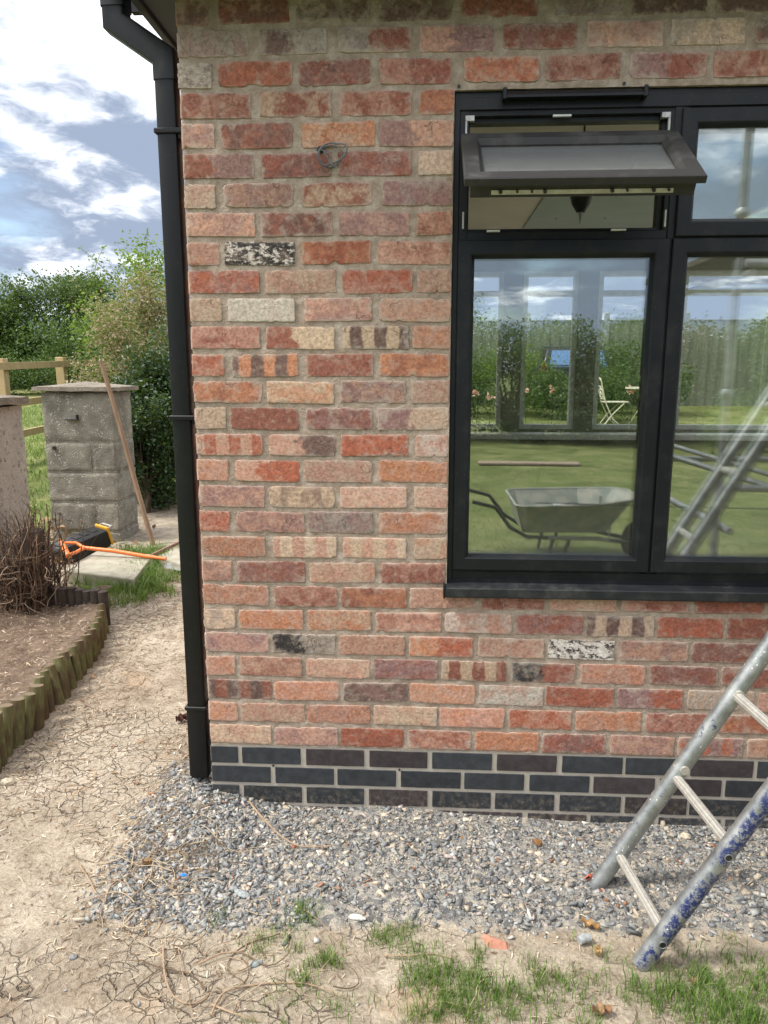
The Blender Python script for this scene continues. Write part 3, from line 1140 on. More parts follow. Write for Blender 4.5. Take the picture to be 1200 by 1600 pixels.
for u in (.10, .145, .185, .22, .40, .44, .51, .55):
    x = SX0 + u
    p = sash_tf(x, .043, .0145)
    q = sash_tf(x, .043, .0095)
    mb.tube([p, q], .0055 if u in (.10, .22, .40, .51) else .0035, 8)
pieces('lock_cam', mb, M_BLACK, sash)

# ================================================================== small wall things
hole = (.430, -.006, 2.224)
mb = MB()
for k in range(3):
    pts = []
    r0, r1 = .040 + .006 * k, .030 + .004 * k
    for i in range(22):
        a = 2 * math.pi * i / 21 + k
        x_, z_ = r0 * math.cos(a), r1 * math.sin(a)
        w_ = 1 + .14 * math.sin(a * 2 + 1.3 * k) + .08 * math.sin(a * 3 + k)
        pts.append((.462 + (x_ * .80 + z_ * (.25 + .2 * k)) * w_ + .006 * k, -.014 - .012 * k - .010 * math.sin(a * 2 + k), 2.206 + (z_ * 1.05 - x_ * (.35 - .3 * k)) * w_ + .004 * k))
    if k < 2:
        mb.tube(pts, .0027, 8)
mb.tube([(.432, .01, 2.226), (.434, -.015, 2.224), (.447, -.03, 2.215), (.463, -.026, 2.180), (.480, -.022, 2.172)], .0032, 8)
o = build('electric_cable', mb, M_GREYWIRE, None, True)
tag(o, 'small coil of grey electric cable hanging out of a hole in the brickwork', 'cable')
mb = MB()
mb.tube([(.431, -.0062, 2.226), (.431, .006, 2.226)], .011, 14)
build('cable_hole', mb, M_BLACK, wall)
mb = MB()
for px_, z_ in ((717, 2.398), (975, 2.396), (427, .165), (624, .163)):
    x_ = col_x(px_, z_)
    mb.tube([(x_, -.0035, z_), (x_, .006, z_)], .005 if z_ > 1 else .0035, 10)
pieces('weep_hole', mb, M_BLACK, wall)
# pendant inside
mb = MB()
cxp, cyp = 1.345, .62
mb.tube([(cxp, cyp, 2.50), (cxp, cyp, 2.30)], .004, 6)
mb.tube([(cxp, cyp, 2.310), (cxp, cyp, 2.300), (cxp, cyp, 2.262), (cxp, cyp, 2.250), (cxp, cyp, 2.185), (cxp, cyp, 2.155)],
        [.026, .075, .078, .052, .034, .016], 20)
lamp = thing('pendant_lamp', (cxp, cyp, 2.19), 'black conical light fitting hanging from the ceiling inside the open top light', 'lamp')
build('lamp_holder', mb, M_BLACK, lamp, True)
mb = MB()
mb.tube([(cxp, cyp, 2.155), (cxp, cyp, 2.115)], [.008, .003], 8)
build('tip', mb, M_STEEL, lamp, True)

# ================================================================== placing helpers
def ray(px, py):
    return _F + _R * (px - 600) / FPX - _U * (py - 800) / FPX


def on_z(px, py, z=0.0):
    d = ray(px, py)
    return CAM + d * ((z - CAM[2]) / d[2])


def on_y(px, py, y):
    d = ray(px, py)
    return CAM + d * ((y - CAM[1]) / d[1])


def gh(x, y):
    return float(ground_h(np.array([x]), np.array([y]))[0])


# ================================================================== scatter makers
def chips(P, size, flat, c1, name, mat, kind='stuff'):
    """angular stone chips, one closed hull each"""
    B = np.array([(x, y, z) for z in (-1, 1) for y in (-1, 1) for x in (-1, 1)]) * .62
    T = np.array([(0, 2, 3), (0, 3, 1), (4, 5, 7), (4, 7, 6), (0, 1, 5), (0, 5, 4), (2, 6, 7), (2, 7, 3), (0, 4, 6), (0, 6, 2), (1, 3, 7), (1, 7, 5)])
    n = len(P)
    V = B[None] + rng.uniform(-.42, .42, (n, 8, 3))
    sc = np.stack([rng.uniform(.75, 1.45, n), rng.uniform(.4, .9, n), flat], 1) * size[:, None]
    V = V * sc[:, None, :]
    # random tilt and turn
    a, t = rng.uniform(0, 2 * np.pi, n), rng.normal(0, .5, (n, 2))
    ca_, sa_ = np.cos(a), np.sin(a)
    x, y, z = V[..., 0], V[..., 1], V[..., 2]
    x, y = x * ca_[:, None] - y * sa_[:, None], x * sa_[:, None] + y * ca_[:, None]
    y, z = y * np.cos(t[:, :1]) - z * np.sin(t[:, :1]), y * np.sin(t[:, :1]) + z * np.cos(t[:, :1])
    x, z = x * np.cos(t[:, 1:]) - z * np.sin(t[:, 1:]), x * np.sin(t[:, 1:]) + z * np.cos(t[:, 1:])
    V = np.stack([x, y, z], 2) + P[:, None, :]
    F_ = (T[None] + 8 * np.arange(n)[:, None, None]).reshape(-1, 3)
    o = link(name, V.reshape(-1, 3), F_, mat, attrs={'c1': np.repeat(c1, 8, 0)}, origin=(0, 0, 0))
    if kind:
        tag(o, kind=kind)
    return o


def slivers(P, L, W, name, mat, col, bend=.25):
    """flat slivers of bark, straw and chips lying about"""
    n = len(P)
    a = rng.uniform(0, 2 * np.pi, n)
    d = np.stack([np.cos(a), np.sin(a), rng.normal(0, .18, n)], 1)
    s_ = np.stack([-np.sin(a), np.cos(a), rng.normal(0, .5, n)], 1)
    s_ /= np.linalg.norm(s_, axis=1)[:, None]
    up = np.cross(d, s_)
    V = []
    for t, w in ((-1, .5), (0, 1), (1, .35)):
        c = P + d * (t * L[:, None] / 2) + s_ * (bend * L * (t * t) * rng.uniform(-1, 1, n))[:, None] + up * (.12 * L * (1 - t * t))[:, None] * .5
        V += [c - s_ * (W * w / 2)[:, None], c + s_ * (W * w / 2)[:, None]]
    V = np.stack(V, 1)
    F0 = np.array([(0, 2, 3, 1), (2, 4, 5, 3)])
    F_ = (F0[None] + 6 * np.arange(n)[:, None, None]).reshape(-1, 4)
    return link(name, V.reshape(-1, 3), F_, mat, attrs={'c1': np.repeat(col, 6, 0), 'rnd': np.repeat(rng.random(n), 6)}, origin=(0, 0, 0))


def blades(P, H, W, name, mat, lean=.55, parent=None):
    n = len(P)
    a = rng.uniform(0, 2 * np.pi, n)
    b_ = a + rng.uniform(1.2, 1.9, n)
    d = np.stack([np.cos(a), np.sin(a)], 1)
    s_ = np.stack([np.cos(b_), np.sin(b_)], 1)
    l = H * rng.uniform(.15, 1, n) * lean
    V = []
    for t, w in ((0, .8), (.38, 1.), (.74, .62), (1, .06)):
        c = P.copy()
        c[:, :2] += d * (l * t ** 1.9)[:, None]
        c[:, 2] += H * (t - .28 * lean * t ** 3)
        o_ = s_ * (W * w / 2)[:, None]
        q = c.copy()
        q[:, :2] -= o_
        r_ = c.copy()
        r_[:, :2] += o_
        V += [q, r_]
    V = np.stack(V, 1)
    F0 = np.array([(0, 1, 3, 2), (2, 3, 5, 4), (4, 5, 7, 6)])
    F_ = (F0[None] + 8 * np.arange(n)[:, None, None]).reshape(-1, 4)
    return link(name, V.reshape(-1, 3), F_, mat, parent, attrs={'rnd': np.repeat(np.clip(rng.normal(.45, .22, n), 0, 1), 8)}, origin=(0, 0, 0))


def leaves(P, size, name, mat, parent=None, up=.3, rnd=None, aspect=.55, origin='auto'):
    n = len(P)
    d = rng.normal(0, 1, (n, 3))
    d[:, 2] *= .7
    d /= np.linalg.norm(d, axis=1)[:, None]
    u = rng.normal(0, 1, (n, 3)) + np.array([0, 0, up * 4])
    s_ = np.cross(d, u)
    s_ /= np.linalg.norm(s_, axis=1)[:, None] + 1e-9
    nn = np.cross(s_, d)
    L = size * rng.uniform(.6, 1.3, n)
    V = [P, P + d * (L * .45)[:, None] + s_ * (L * aspect * .5)[:, None] + nn * (L * .10)[:, None], P + d * L[:, None] - nn * (L * .08)[:, None],
         P + d * (L * .45)[:, None] - s_ * (L * aspect * .5)[:, None] + nn * (L * .10)[:, None]]
    V = np.stack(V, 1)
    F0 = np.array([(0, 1, 2), (0, 2, 3)])
    F_ = (F0[None] + 4 * np.arange(n)[:, None, None]).reshape(-1, 3)
    if rnd is None:
        rnd = rng.random(n)
    return link(name, V.reshape(-1, 3), F_, mat, parent, attrs={'rnd': np.repeat(rnd, 4)}, origin=origin)


def stalks(lines, rad, name, mat, k=5, parent=None, origin=(0, 0, 0)):
    """lines: (n, m, 3) polylines; rad: (n,)"""
    n, m, _ = lines.shape
    T = np.gradient(lines, axis=1)
    T /= np.linalg.norm(T, axis=2)[..., None] + 1e-9
    ref = np.tile(np.array([.31, .27, .91]), (n, m, 1))
    A = np.cross(T, ref)
    A /= np.linalg.norm(A, axis=2)[..., None] + 1e-9
    Bv = np.cross(T, A)
    tap = np.linspace(1, .45, m)[None, :, None]
    V = []
    for j in range(k):
        a = 2 * np.pi * j / k
        V.append(lines + (A * np.cos(a) + Bv * np.sin(a)) * rad[:, None, None] * tap)
    V = np.stack(V, 2)
    j = np.arange(k)
    F0 = []
    for i in range(m - 1):
        for q in range(k):
            F0.append((i * k + q, i * k + (q + 1) % k, (i + 1) * k + (q + 1) % k, (i + 1) * k + q))
    F0 = np.array(F0)
    F_ = (F0[None] + m * k * np.arange(n)[:, None, None]).reshape(-1, 4)
    return link(name, V.reshape(-1, 3), F_, mat, parent, True, {'rnd': np.repeat(rng.random(n), m * k)}, origin=origin)


def wander(starts, dirs, length, m, curl, flat=True):
    n = len(starts)
    P = np.zeros((n, m, 3))
    P[:, 0] = starts
    ang = np.arctan2(dirs[:, 1], dirs[:, 0])
    w = rng.normal(0, curl, n)
    el = np.arcsin(np.clip(dirs[:, 2], -1, 1))
    for i in range(1, m):
        w = w * .75 + rng.normal(0, curl, n)
        ang = ang + w
        el = el + (0 if flat else rng.normal(0, curl * .6, n))
        st = length / (m - 1)
        P[:, i] = P[:, i - 1] + np.stack([np.cos(ang) * np.cos(el), np.sin(ang) * np.cos(el), np.sin(el)], 1) * st[:, None]
    return P


# ================================================================== materials of loose things
M_STONE = mat_stone('stone_chip')
mt, g, b = material('dry_straw', .85, spec=.2)
g.put(b.inputs['Base Color'], g.attr('c1', 'Color'))
M_STRAW = mt
mt, g, b = material('dry_root', .85, spec=.2)
c = g.ramp(g.attr('rnd'), [(.1, (.12, .08, .05)), (.5, (.30, .22, .14)), (.9, (.46, .37, .26))])
c = g.mix(.6, c, g.mix(g.noise(g.pos(), 120, 4), (.6, .6, .6), (1.4, 1.4, 1.4)), 'MULTIPLY')
g.put(b.inputs['Base Color'], c)
M_ROOT = mt
M_BLADE = blend_leaf('grass_blade', [(.0, (.05, .10, .018)), (.45, (.11, .20, .035)), (.8, (.20, .29, .065)), (1., (.42, .38, .19))], .35)
M_LITTER = blend_leaf('brown_leaf', [(.0, (.07, .035, .02)), (.5, (.20, .11, .06)), (1., (.36, .23, .14))], .15, .75)
M_HEDGE = blend_leaf('hawthorn_leaf', [(.0, (.025, .05, .015)), (.5, (.06, .115, .03)), (.85, (.11, .185, .05)), (1., (.20, .28, .10))], .3)
M_IVY = blend_leaf('ivy_leaf', [(.0, (.012, .028, .012)), (.6, (.03, .065, .022)), (.9, (.07, .12, .04)), (1., (.20, .24, .16))], .2, .38)
M_BRAMBLE = blend_leaf('bramble_leaf', [(.0, (.08, .12, .04)), (.35, (.20, .22, .09)), (.6, (.42, .28, .19)), (1., (.60, .48, .36))], .35)
M_ASH = blend_leaf('pale_leaf', [(.0, (.08, .15, .03)), (.6, (.18, .28, .05)), (1., (.32, .38, .10))], .45)
M_PLUM = blend_leaf('purple_leaf', [(.0, (.05, .05, .03)), (.6, (.12, .085, .07)), (1., (.30, .20, .17))], .3)
M_FLOWER = blend_leaf('pink_petal', [(.0, (.7, .35, .25)), (1., (.85, .6, .5))], .3)
M_BARK = simple('bark', (.12, .09, .065), (.06, .045, .035), .9, scale=30, bump=.6, bd=.01, stretch=(1, 1, .25))
M_TIMBER = simple('new_fence_timber', (.50, .38, .20), (.40, .29, .15), .7, scale=14, bump=.3, stretch=(1, 1, .3))
mt, g, b = material('mossy_round_timber', .85, spec=.25)
P = g.pos()
z = g.node('ShaderNodeSeparateXYZ', {0: P}).outputs[2]
gr = g.noise(g.vmath('MULTIPLY', P, (1, 1, .12)), 120, 5, .7)
c = g.ramp(gr, [(.3, (.075, .075, .030)), (.5, (.135, .130, .055)), (.7, (.20, .185, .095))])
c = g.mix(g.step(g.noise(P, 9, 5), .45, .65), c, (.105, .075, .042))
nz = g.node('ShaderNodeSeparateXYZ', {0: g.node('ShaderNodeNewGeometry').outputs['True Normal']}).outputs[2]
c = g.mix(g.step(nz, .6, .8), c, g.mix(g.noise(P, 60, 5), (.12, .09, .06), (.22, .17, .115)))
g.put(b.inputs['Base Color'], c)
g.put(b.inputs['Normal'], g.bump(gr, .6, .004))
M_LOG = mt


def mat_roughcast(name, a, b2, speck, sc=60):
    m, g, b = material(name, .95, spec=.15)
    P = g.pos()
    n = g.noise(P, 5, 7, .65)
    c = g.mix(g.step(n, .35, .65), a, b2)
    c = g.mix(.7, c, g.mix(g.noise(P, sc * 2, 6, .75), (.35, .35, .35), (1.65, 1.65, 1.65)), 'MULTIPLY')
    v = g.step(g.voro(P, sc), .40, .26)
    c = g.mix(g.math('MULTIPLY', v, g.step(g.noise(P, 16, 4), .45, .62)), c, speck)
    g.put(b.inputs['Base Color'], c)
    g.put(b.inputs['Normal'], g.bump(g.math('ADD', g.noise(P, sc, 6, .75), g.math('MULTIPLY', v, .4)), .9, .012))
    return m


M_BLOCK = mat_roughcast('rough_concrete_block', (.19, .175, .145), (.31, .29, .24), (.60, .58, .51))
M_CAPST = mat_roughcast('pebble_cap', (.20, .175, .14), (.30, .26, .21), (.45, .41, .34), 80)
M_RENDER = mat_roughcast('pinkish_render', (.45, .42, .37), (.37, .34, .295), (.25, .23, .20), 22)
M_SLAB = simple('paving_slab', (.38, .35, .28), (.27, .25, .19), .9, scale=9, bump=.4)
M_ORANGE = simple('orange_plastic', (.80, .22, .05), (.70, .17, .04), .4, scale=30, bump=.05)
M_YELLOW = simple('yellow_plastic', (.75, .38, .03), (.65, .33, .03), .4, scale=30, bump=0)
M_WOODST = simple('weathered_stick', (.33, .22, .14), (.24, .155, .10), .75, scale=25, bump=.3, stretch=(1, 1, .2))
M_DARKWOOD = simple('dark_damp_timber', (.07, .05, .038), (.035, .027, .02), .9, scale=18, bump=.5, bd=.008)


def mat_galv(name, blue, white):
    m, g, b = material(name, .42, .75)
    P = g.obj()
    n = g.noise(P, 14, 7, .7)
    c = g.ramp(n, [(.3, (.20, .21, .21)), (.5, (.33, .345, .34)), (.7, (.46, .47, .46))])
    c = g.mix(.35, c, g.mix(g.noise(P, 150, 5, .7), (.6, .6, .6), (1.3, 1.3, 1.3)), 'MULTIPLY')
    m1 = g.step(g.noise(g.vmath('ADD', P, (3, 1, 4)), 12, 9, .74), blue, blue + .05)
    gy_ = g.node('ShaderNodeNewGeometry').outputs['Normal']
    facing = g.step(g.node('ShaderNodeSeparateXYZ', {0: gy_}).outputs[1], -.35, -.75)
    scr = g.step(g.noise(g.vmath('MULTIPLY', P, (1, 1, 1)), 75, 7, .8), .50, .57)
    if blue < .5:
        m1 = g.math('MULTIPLY', g.math('MULTIPLY', m1, facing), g.math('SUBTRACT', 1, g.math('MULTIPLY', scr, .75)))
    c = g.mix(m1, c, (.012, .022, .10))
    m2 = g.step(g.voro(P, 55), .13, .10)
    m2 = g.math('MULTIPLY', m2, g.step(g.noise(P, 7, 3), white, white + .05))
    c = g.mix(m2, c, (.65, .65, .62))
    g.put(b.inputs['Base Color'], c)
    pm = g.math('MAXIMUM', m1, m2)
    g.put(b.inputs['Metallic'], g.step(pm, 0, 1, .75, 0))
    g.put(b.inputs['Roughness'], g.step(n, .3, .7, .36, .55))
    g.put(b.inputs['Normal'], g.bump(g.noise(P, 60, 5, .6), .15, .002))
    return m


M_GALV1 = mat_galv('splashed_galvanised_tube', .575, .42)
M_GALV2 = mat_galv('blue_worn_galvanised_tube', .47, .60)
M_GALV = mat_galv('galvanised_tube', .9, .8)
M_ALU = simple('ribbed_aluminium', (.62, .60, .54), (.42, .40, .36), .45, .6, 60, .2, .001)

# ================================================================== gravel, stones and litter (uncountable)
def pick(n, x0, x1, y0, y1, mask):
    out = np.zeros((0, 2))
    while len(out) < n:
        p = np.c_[rng.uniform(x0, x1, n * 2), rng.uniform(y0, y1, n * 2)]
        p = p[rng.random(len(p)) < mask(p[:, 0], p[:, 1])]
        out = np.r_[out, p]
    return out[:n]


SC = np.array([(.165, .172, .175), (.225, .23, .228), (.31, .31, .295), (.38, .33, .26), (.47, .40, .31), (.58, .55, .48), (.27, .14, .09), (.33, .285, .26)])
SPB = np.array([.27, .28, .18, .10, .055, .018, .012, .085])


def stone_set(n, mask, box_, smin, smax, prob=SPB, name='gravel', pw=2.4):
    p = pick(n, *box_, mask)
    s_ = smin * (smax / smin) ** (rng.random(n) ** pw)
    fl = rng.uniform(.16, .50, n)
    z = ground_h(p[:, 0], p[:, 1]) + s_ * fl * rng.uniform(.0, .9, n)
    ci = rng.choice(len(SC), n, p=prob / prob.sum())
    c = SC[ci] * rng.uniform(.60, 1.10, (n, 1))
    return chips(np.c_[p, z], s_, fl, c, name, M_STONE)


gmask2 = lambda x, y: gmask(x, y) * np.clip(1.15 + 1.5 * fbm(x * 5, y * 7, 8.) - .35 * sstep(-y, .35, .6), .12, 1) * (y < -.004) * (1 - .55 * np.exp(-(((x - .62) / .3) ** 2 + ((y + .06) / .07) ** 2)))
gleft = lambda x, y: gmask(x, y) * ((y < -.004) | (x < -.0)) * np.exp(-((x - .05) / .28) ** 2)
stone_set(11000, gmask2, (-.4, 2.1, -.8, 0), .0034, .017)
stone_set(2300, gleft, (-.45, .6, -.7, .45), .006, .017, SPB * np.array([1.6, 1.6, 1, .7, .4, .8, .6, .7]))
stone_set(15000, lambda x, y: gmask(x, y) * (y < -.004), (-.4, 2.1, -.8, 0), .0015, .0038, np.array([.1, .15, .25, .25, .15, .03, .02, .1]), 'gravel_fines')
stone_set(900, lambda x, y: np.ones_like(x) * ((x < -.02) | (y < -.02)), (-1.1, 2.1, -1.2, 2.2), .0015, .007, np.array([.05, .1, .2, .4, .2, .12, .02, .1]), 'loose_stones')

# bits of bark, straw and chips
def litter_mask(x, y):
    log = -.98 - .22 * sstep(y, .8, 2.2)
    m = .95 * np.exp(-np.abs(x - log - .16) / .16) + .7 * np.exp(-((x + .16) / .15) ** 2) * sstep(y, -.75, -.2) + .12
    m = m + .5 * np.exp(-((x + .12) / .18) ** 2 - ((y + .35) / .25) ** 2)
    m = m + .5 * sstep(y, 1.7, 2.4)
    return np.clip(m * (x > log) * ((x < -.02) | (y < -.02)), 0, 1)


p = pick(11500, -1.5, .5, -.8, 3.0, litter_mask)
pal = np.array([(.40, .31, .21), (.27, .19, .12), (.16, .105, .07), (.50, .43, .33), (.20, .14, .10)])
c = pal[rng.integers(0, 5, len(p))] * rng.uniform(.8, 1.2, (len(p), 1))
o = slivers(np.c_[p, ground_h(p[:, 0], p[:, 1]) + .003], rng.uniform(.006, .05, len(p)) * rng.uniform(.4, 1, len(p)), rng.uniform(.0012, .006, len(p)), 'bark_litter', M_STRAW, c)
tag(o, kind='stuff')
p = pick(2600, -.3, 2.1, -1.3, -.02, lambda x, y: .3 + .7 * sstep(-y, .5, .7))
c = pal[rng.integers(0, 5, len(p))] * rng.uniform(.8, 1.2, (len(p), 1))
o = slivers(np.c_[p, ground_h(p[:, 0], p[:, 1]) + .003], rng.uniform(.004, .03, len(p)), rng.uniform(.001, .004, len(p)), 'straw_litter', M_STRAW, c)
tag(o, kind='stuff')

# dry roots lying on the ground
def root_patch(n, cx_, cy_, rx, ry, lmin, lmax, rmin, rmax):
    st = np.c_[rng.normal(cx_, rx, n), rng.normal(cy_, ry, n), np.zeros(n)]
    a = rng.uniform(0, 2 * np.pi, n)
    L = wander(st, np.c_[np.cos(a), np.sin(a), 0 * a], rng.uniform(lmin, lmax, n), 12, .20)
    L[..., 2] = ground_h(L[..., 0], L[..., 1]) + .004 + rng.uniform(0, .018, (n, 1)) + .004 * np.sin(np.linspace(0, 6, 12) + rng.uniform(0, 6, (n, 1)))
    ok = ~((L[..., 1].max(1) > -.02) & (L[..., 0].max(1) > -.02))
    return L[ok], rng.uniform(rmin, rmax, n)[ok]


Ls, Rs = [], []
for a in ((60, -.06, -.42, .09, .11, .08, .28, .0008, .0022), (40, -.13, -.12, .07, .16, .06, .2, .0006, .0016), (26, .25, -.78, .14, .10, .08, .3, .0009, .0024),
          (16, .80, -.80, .25, .09, .05, .18, .0007, .0016), (46, -.2, .4, .12, .4, .05, .2, .0007, .0018), (60, -.8, 1.2, .12, .7, .05, .25, .0008, .002), (24, .2, -.25, .2, .08, .05, .2, .0006, .0014)):
    l, r_ = root_patch(*a)
    Ls.append(l)
    Rs.append(r_)
tag(stalks(np.concatenate(Ls), np.concatenate(Rs), 'dry_roots', M_ROOT), kind='stuff')

# ================================================================== grass (uncountable)
GP = [(480, 1438, .035, 260), (430, 1475, .05, 220), (505, 1500, .06, 420), (460, 1545, .05, 160), (590, 1460, .03, 120), (625, 1472, .05, 420), (665, 1520, .07, 600), (720, 1545, .09, 900),
      (770, 1560, .08, 700), (850, 1535, .05, 330), (870, 1580, .09, 620), (690, 1590, .09, 700), (1060, 1545, .09, 900), (1130, 1560, .10, 1100), (1185, 1535, .07, 600), (1100, 1595, .10, 900), (1010, 1560, .05, 320),
      (345, 1440, .03, 60), (380, 1500, .06, 90), (560, 1580, .08, 160), (920, 1480, .03, 50), (440, 1590, .06, 120), (1170, 1590, .08, 600), (940, 1555, .06, 90)]
P, H = [], []
for px_, py_, r_, n in GP:
    c0 = on_z(px_, py_)
    ns = max(3, n // 22)
    cl_ = c0[:2] + rng.normal(0, r_ * .62, (ns, 2))
    q = cl_[rng.integers(0, ns, n)] + rng.normal(0, .014, (n, 2))
    q = q[:int(n * .66)]
    n = len(q)
    P.append(q)
    H.append(rng.uniform(.016, .046, n) * (1.15 if py_ > 1500 else .9))
P, H = np.concatenate(P), np.concatenate(H)
o = blades(np.c_[P, ground_h(P[:, 0], P[:, 1]) - .002], H, rng.uniform(.0011, .0026, len(P)), 'grass_tufts', M_BLADE, .8)
tag(o, kind='stuff')
# long grass round the slabs and pillars, field grass, lawn behind the camera
def tuft_field(name, n, x0, x1, y0, y1, hmin, hmax, wmin, wmax, mask=None, clump=0):
    p = pick(n, x0, x1, y0, y1, mask or (lambda x, y: np.ones_like(x)))
    if clump:
        q = p[rng.integers(0, max(2, n // clump), n)] + rng.normal(0, .03, (n, 2))
        p = q
    o = blades(np.c_[p, ground_h(p[:, 0], p[:, 1]) - .004], rng.uniform(hmin, hmax, n), rng.uniform(wmin, wmax, n), name, M_BLADE, .9)
    tag(o, kind='stuff')


E2 = lambda cx_, cy_, rx, ry: (lambda x, y: np.exp(-((x - cx_) / rx) ** 2 - ((y - cy_) / ry) ** 2))
tuft_field('long_grass', 2600, -2.0, -.8, 2.2, 3.3, .04, .15, .003, .006, E2(-1.38, 2.72, .22, .20), 26)
tuft_field('long_grass', 700, -1.8, -1.0, 2.6, 3.5, .05, .17, .003, .006, E2(-1.42, 3.02, .10, .14), 20)
tuft_field('long_grass', 1500, -2.0, -.8, 2.6, 4.2, .04, .16, .003, .006, E2(-1.55, 3.5, .25, .22), 26)
tuft_field('long_grass', 900, -2.3, -1.0, 1.9, 2.9, .03, .10, .003, .006, E2(-1.55, 2.35, .25, .15), 22)
tuft_field('field_grass', 22000, -9, -2.8, 5.2, 16, .03, .12, .006, .014)
tuft_field('lawn_grass', 30000, -.5, 8, -9, -1.5, .012, .04, .003, .006)

# fallen leaves
p = pick(700, -3.6, -1.7, 2.4, 5.2, lambda x, y: np.exp(-((x + 2.55) / .5) ** 2 - ((y - 3.4) / 1.1) ** 2))
z = ground_h(p[:, 0], p[:, 1]) + rng.uniform(0, .30, len(p)) * np.exp(-((p[:, 0] + 2.55) / .3) ** 2)
o = leaves(np.c_[p, z], .07, 'leaf_litter', M_LITTER, up=1.2, origin=(0, 0, 0))
tag(o, kind='stuff')
p = pick(150, -1.5, .0, .1, 2.9, lambda x, y: (.25 + sstep(y, 1.4, 2.3)) * (x > -1.0 - .2 * (y > 1)))
o = leaves(np.c_[p, ground_h(p[:, 0], p[:, 1]) + .006], .032, 'leaf_litter', M_LITTER, up=2.5, rnd=rng.uniform(.3, 1, len(p)), origin=(0, 0, 0))
tag(o, kind='stuff')

# ================================================================== single loose finds on the ground
def stone(px_, py_, size, col, label, name='stone', flat=.5, sx=1., z=.0, cat='stone'):
    c0 = on_z(px_, py_, z)
    m, g, b = material('single_' + name, .85, spec=.3)
    P = g.pos()
    g.put(b.inputs['Base Color'], g.mix(g.step(g.noise(P, 120, 5, .7), .35, .65), col, tuple(v * .55 for v in col)))
    g.put(b.inputs['Normal'], g.bump(g.noise(P, 140, 5), .6, .004))
    import bmesh
    bm = bmesh.new()
    bmesh.ops.create_icosphere(bm, subdivisions=2, radius=1)
    sdx = random.random() * 50
    for v in bm.verts:
        q = v.co
        k = 1 + .5 * float(fbm(q.x * .9 + sdx, q.y * .9, q.z * .9 + sdx, 3))
        v.co = Vector((q.x * size * sx * k, q.y * size * .75 * k, q.z * size * flat * k))
    bmesh.ops.rotate(bm, cent=(0, 0, 0), matrix=Matrix.Rotation(random.uniform(-.6, .6), 3, 'Z'), verts=bm.verts)
    me = bpy.data.meshes.new(name)
    bm.to_mesh(me)
    bm.free()
    me.materials.append(m)
    o = bpy.data.objects.new(name, me)
    COL.objects.link(o)
    o.location = (c0[0], c0[1], gh(c0[0], c0[1]) + size * flat * .55)
    return tag(o, label, cat)


stone(840, 1318, .016, (.26, .13, .05), 'rusty brown lump of rock on the gravel below the window', 'rusty_stone', .8)
stone(1072, 1302, .018, (.58, .50, .38), 'pale sandy stone on the gravel behind the lower ladder rung', 'pale_stone', .7)
stone(1052, 1300, .011, (.50, .42, .30), 'small buff stone just left of the larger pale stone by the ladder', 'buff_stone', .7)
stone(697, 1390, .007, (.5, .47, .38), 'small cream stone in the middle of the gravel', 'cream_stone', .7)
stone(558, 1438, .016, (.70, .68, .62), 'white flat stone at the bottom edge of the gravel heap', 'white_stone', .4, 1.5)
stone(378, 1404, .018, (.34, .37, .37), 'long grey green stone among the dry roots', 'grey_stone', .45, 1.7)
stone(200, 1398, .013, (.38, .42, .42), 'pale grey slate chip lying at the left end of the gravel', 'slate_chip', .4, 1.5)
stone(398, 1510, .015, (.26, .30, .30), 'flat blue grey stone in the sparse grass', 'flat_stone', .35, 1.4)
stone(12, 1222, .024, (.55, .48, .36), 'cream limestone lump by the log edging at the left', 'limestone', .6, 1.2)
stone(115, 1498, .012, (.26, .26, .26), 'dark grey stone on the bare clay at the lower left', 'dark_stone', .5)
stone(684, 1605 - 20, .014, (.16, .12, .09), 'small dark brown stone half hidden in the front grass', 'brown_stone', .7)
stone(905, 1298 - 100 + 110, .007, (.35, .17, .07), 'tiny orange brown stone on the gravel near the wall', 'orange_stone', .7)
stone(725, 1312, .009, (.34, .18, .07), 'rust coloured stone at the middle of the gravel below the wall', 'rust_stone', .6, 1.5)
stone(460, 1328, .009, (.45, .17, .11), 'brick red crumb lying under the long dry twig', 'brick_crumb', .6, 1.8, cat='rubble')
stone(447, 1268, .012, (.50, .42, .30), 'beige stone close to the foot of the blue brick plinth', 'beige_stone', .6, 1.4)
# broken brick
c0 = on_z(772, 1480)
mb = MB()
zz = gh(c0[0], c0[1])
mb.add([(-.032, .022, .004), (-.012, -.012, .0), (.036, -.018, .0), (.040, -.006, .006), (-.028, .030, .014), (-.010, .004, .024), (.030, -.004, .020), (.036, .000, .012), (-.03, .03, 0)],
       [(0, 1, 5, 4), (1, 2, 6, 5), (2, 3, 7, 6), (4, 5, 6, 7), (0, 4, 8), (8, 4, 7, 3), (0, 8, 3, 2, 1)])
mb.v = [(p[0] + c0[0], p[1] + c0[1], p[2] + zz - .002) for p in mb.v]
o = build('broken_brick', mb, simple('pink_brick_shard', (.46, .22, .15), (.36, .16, .11), .9, scale=60, bump=.6))
tag(o, 'broken shard of pink brick at the edge of the gravel above the grass', 'rubble')
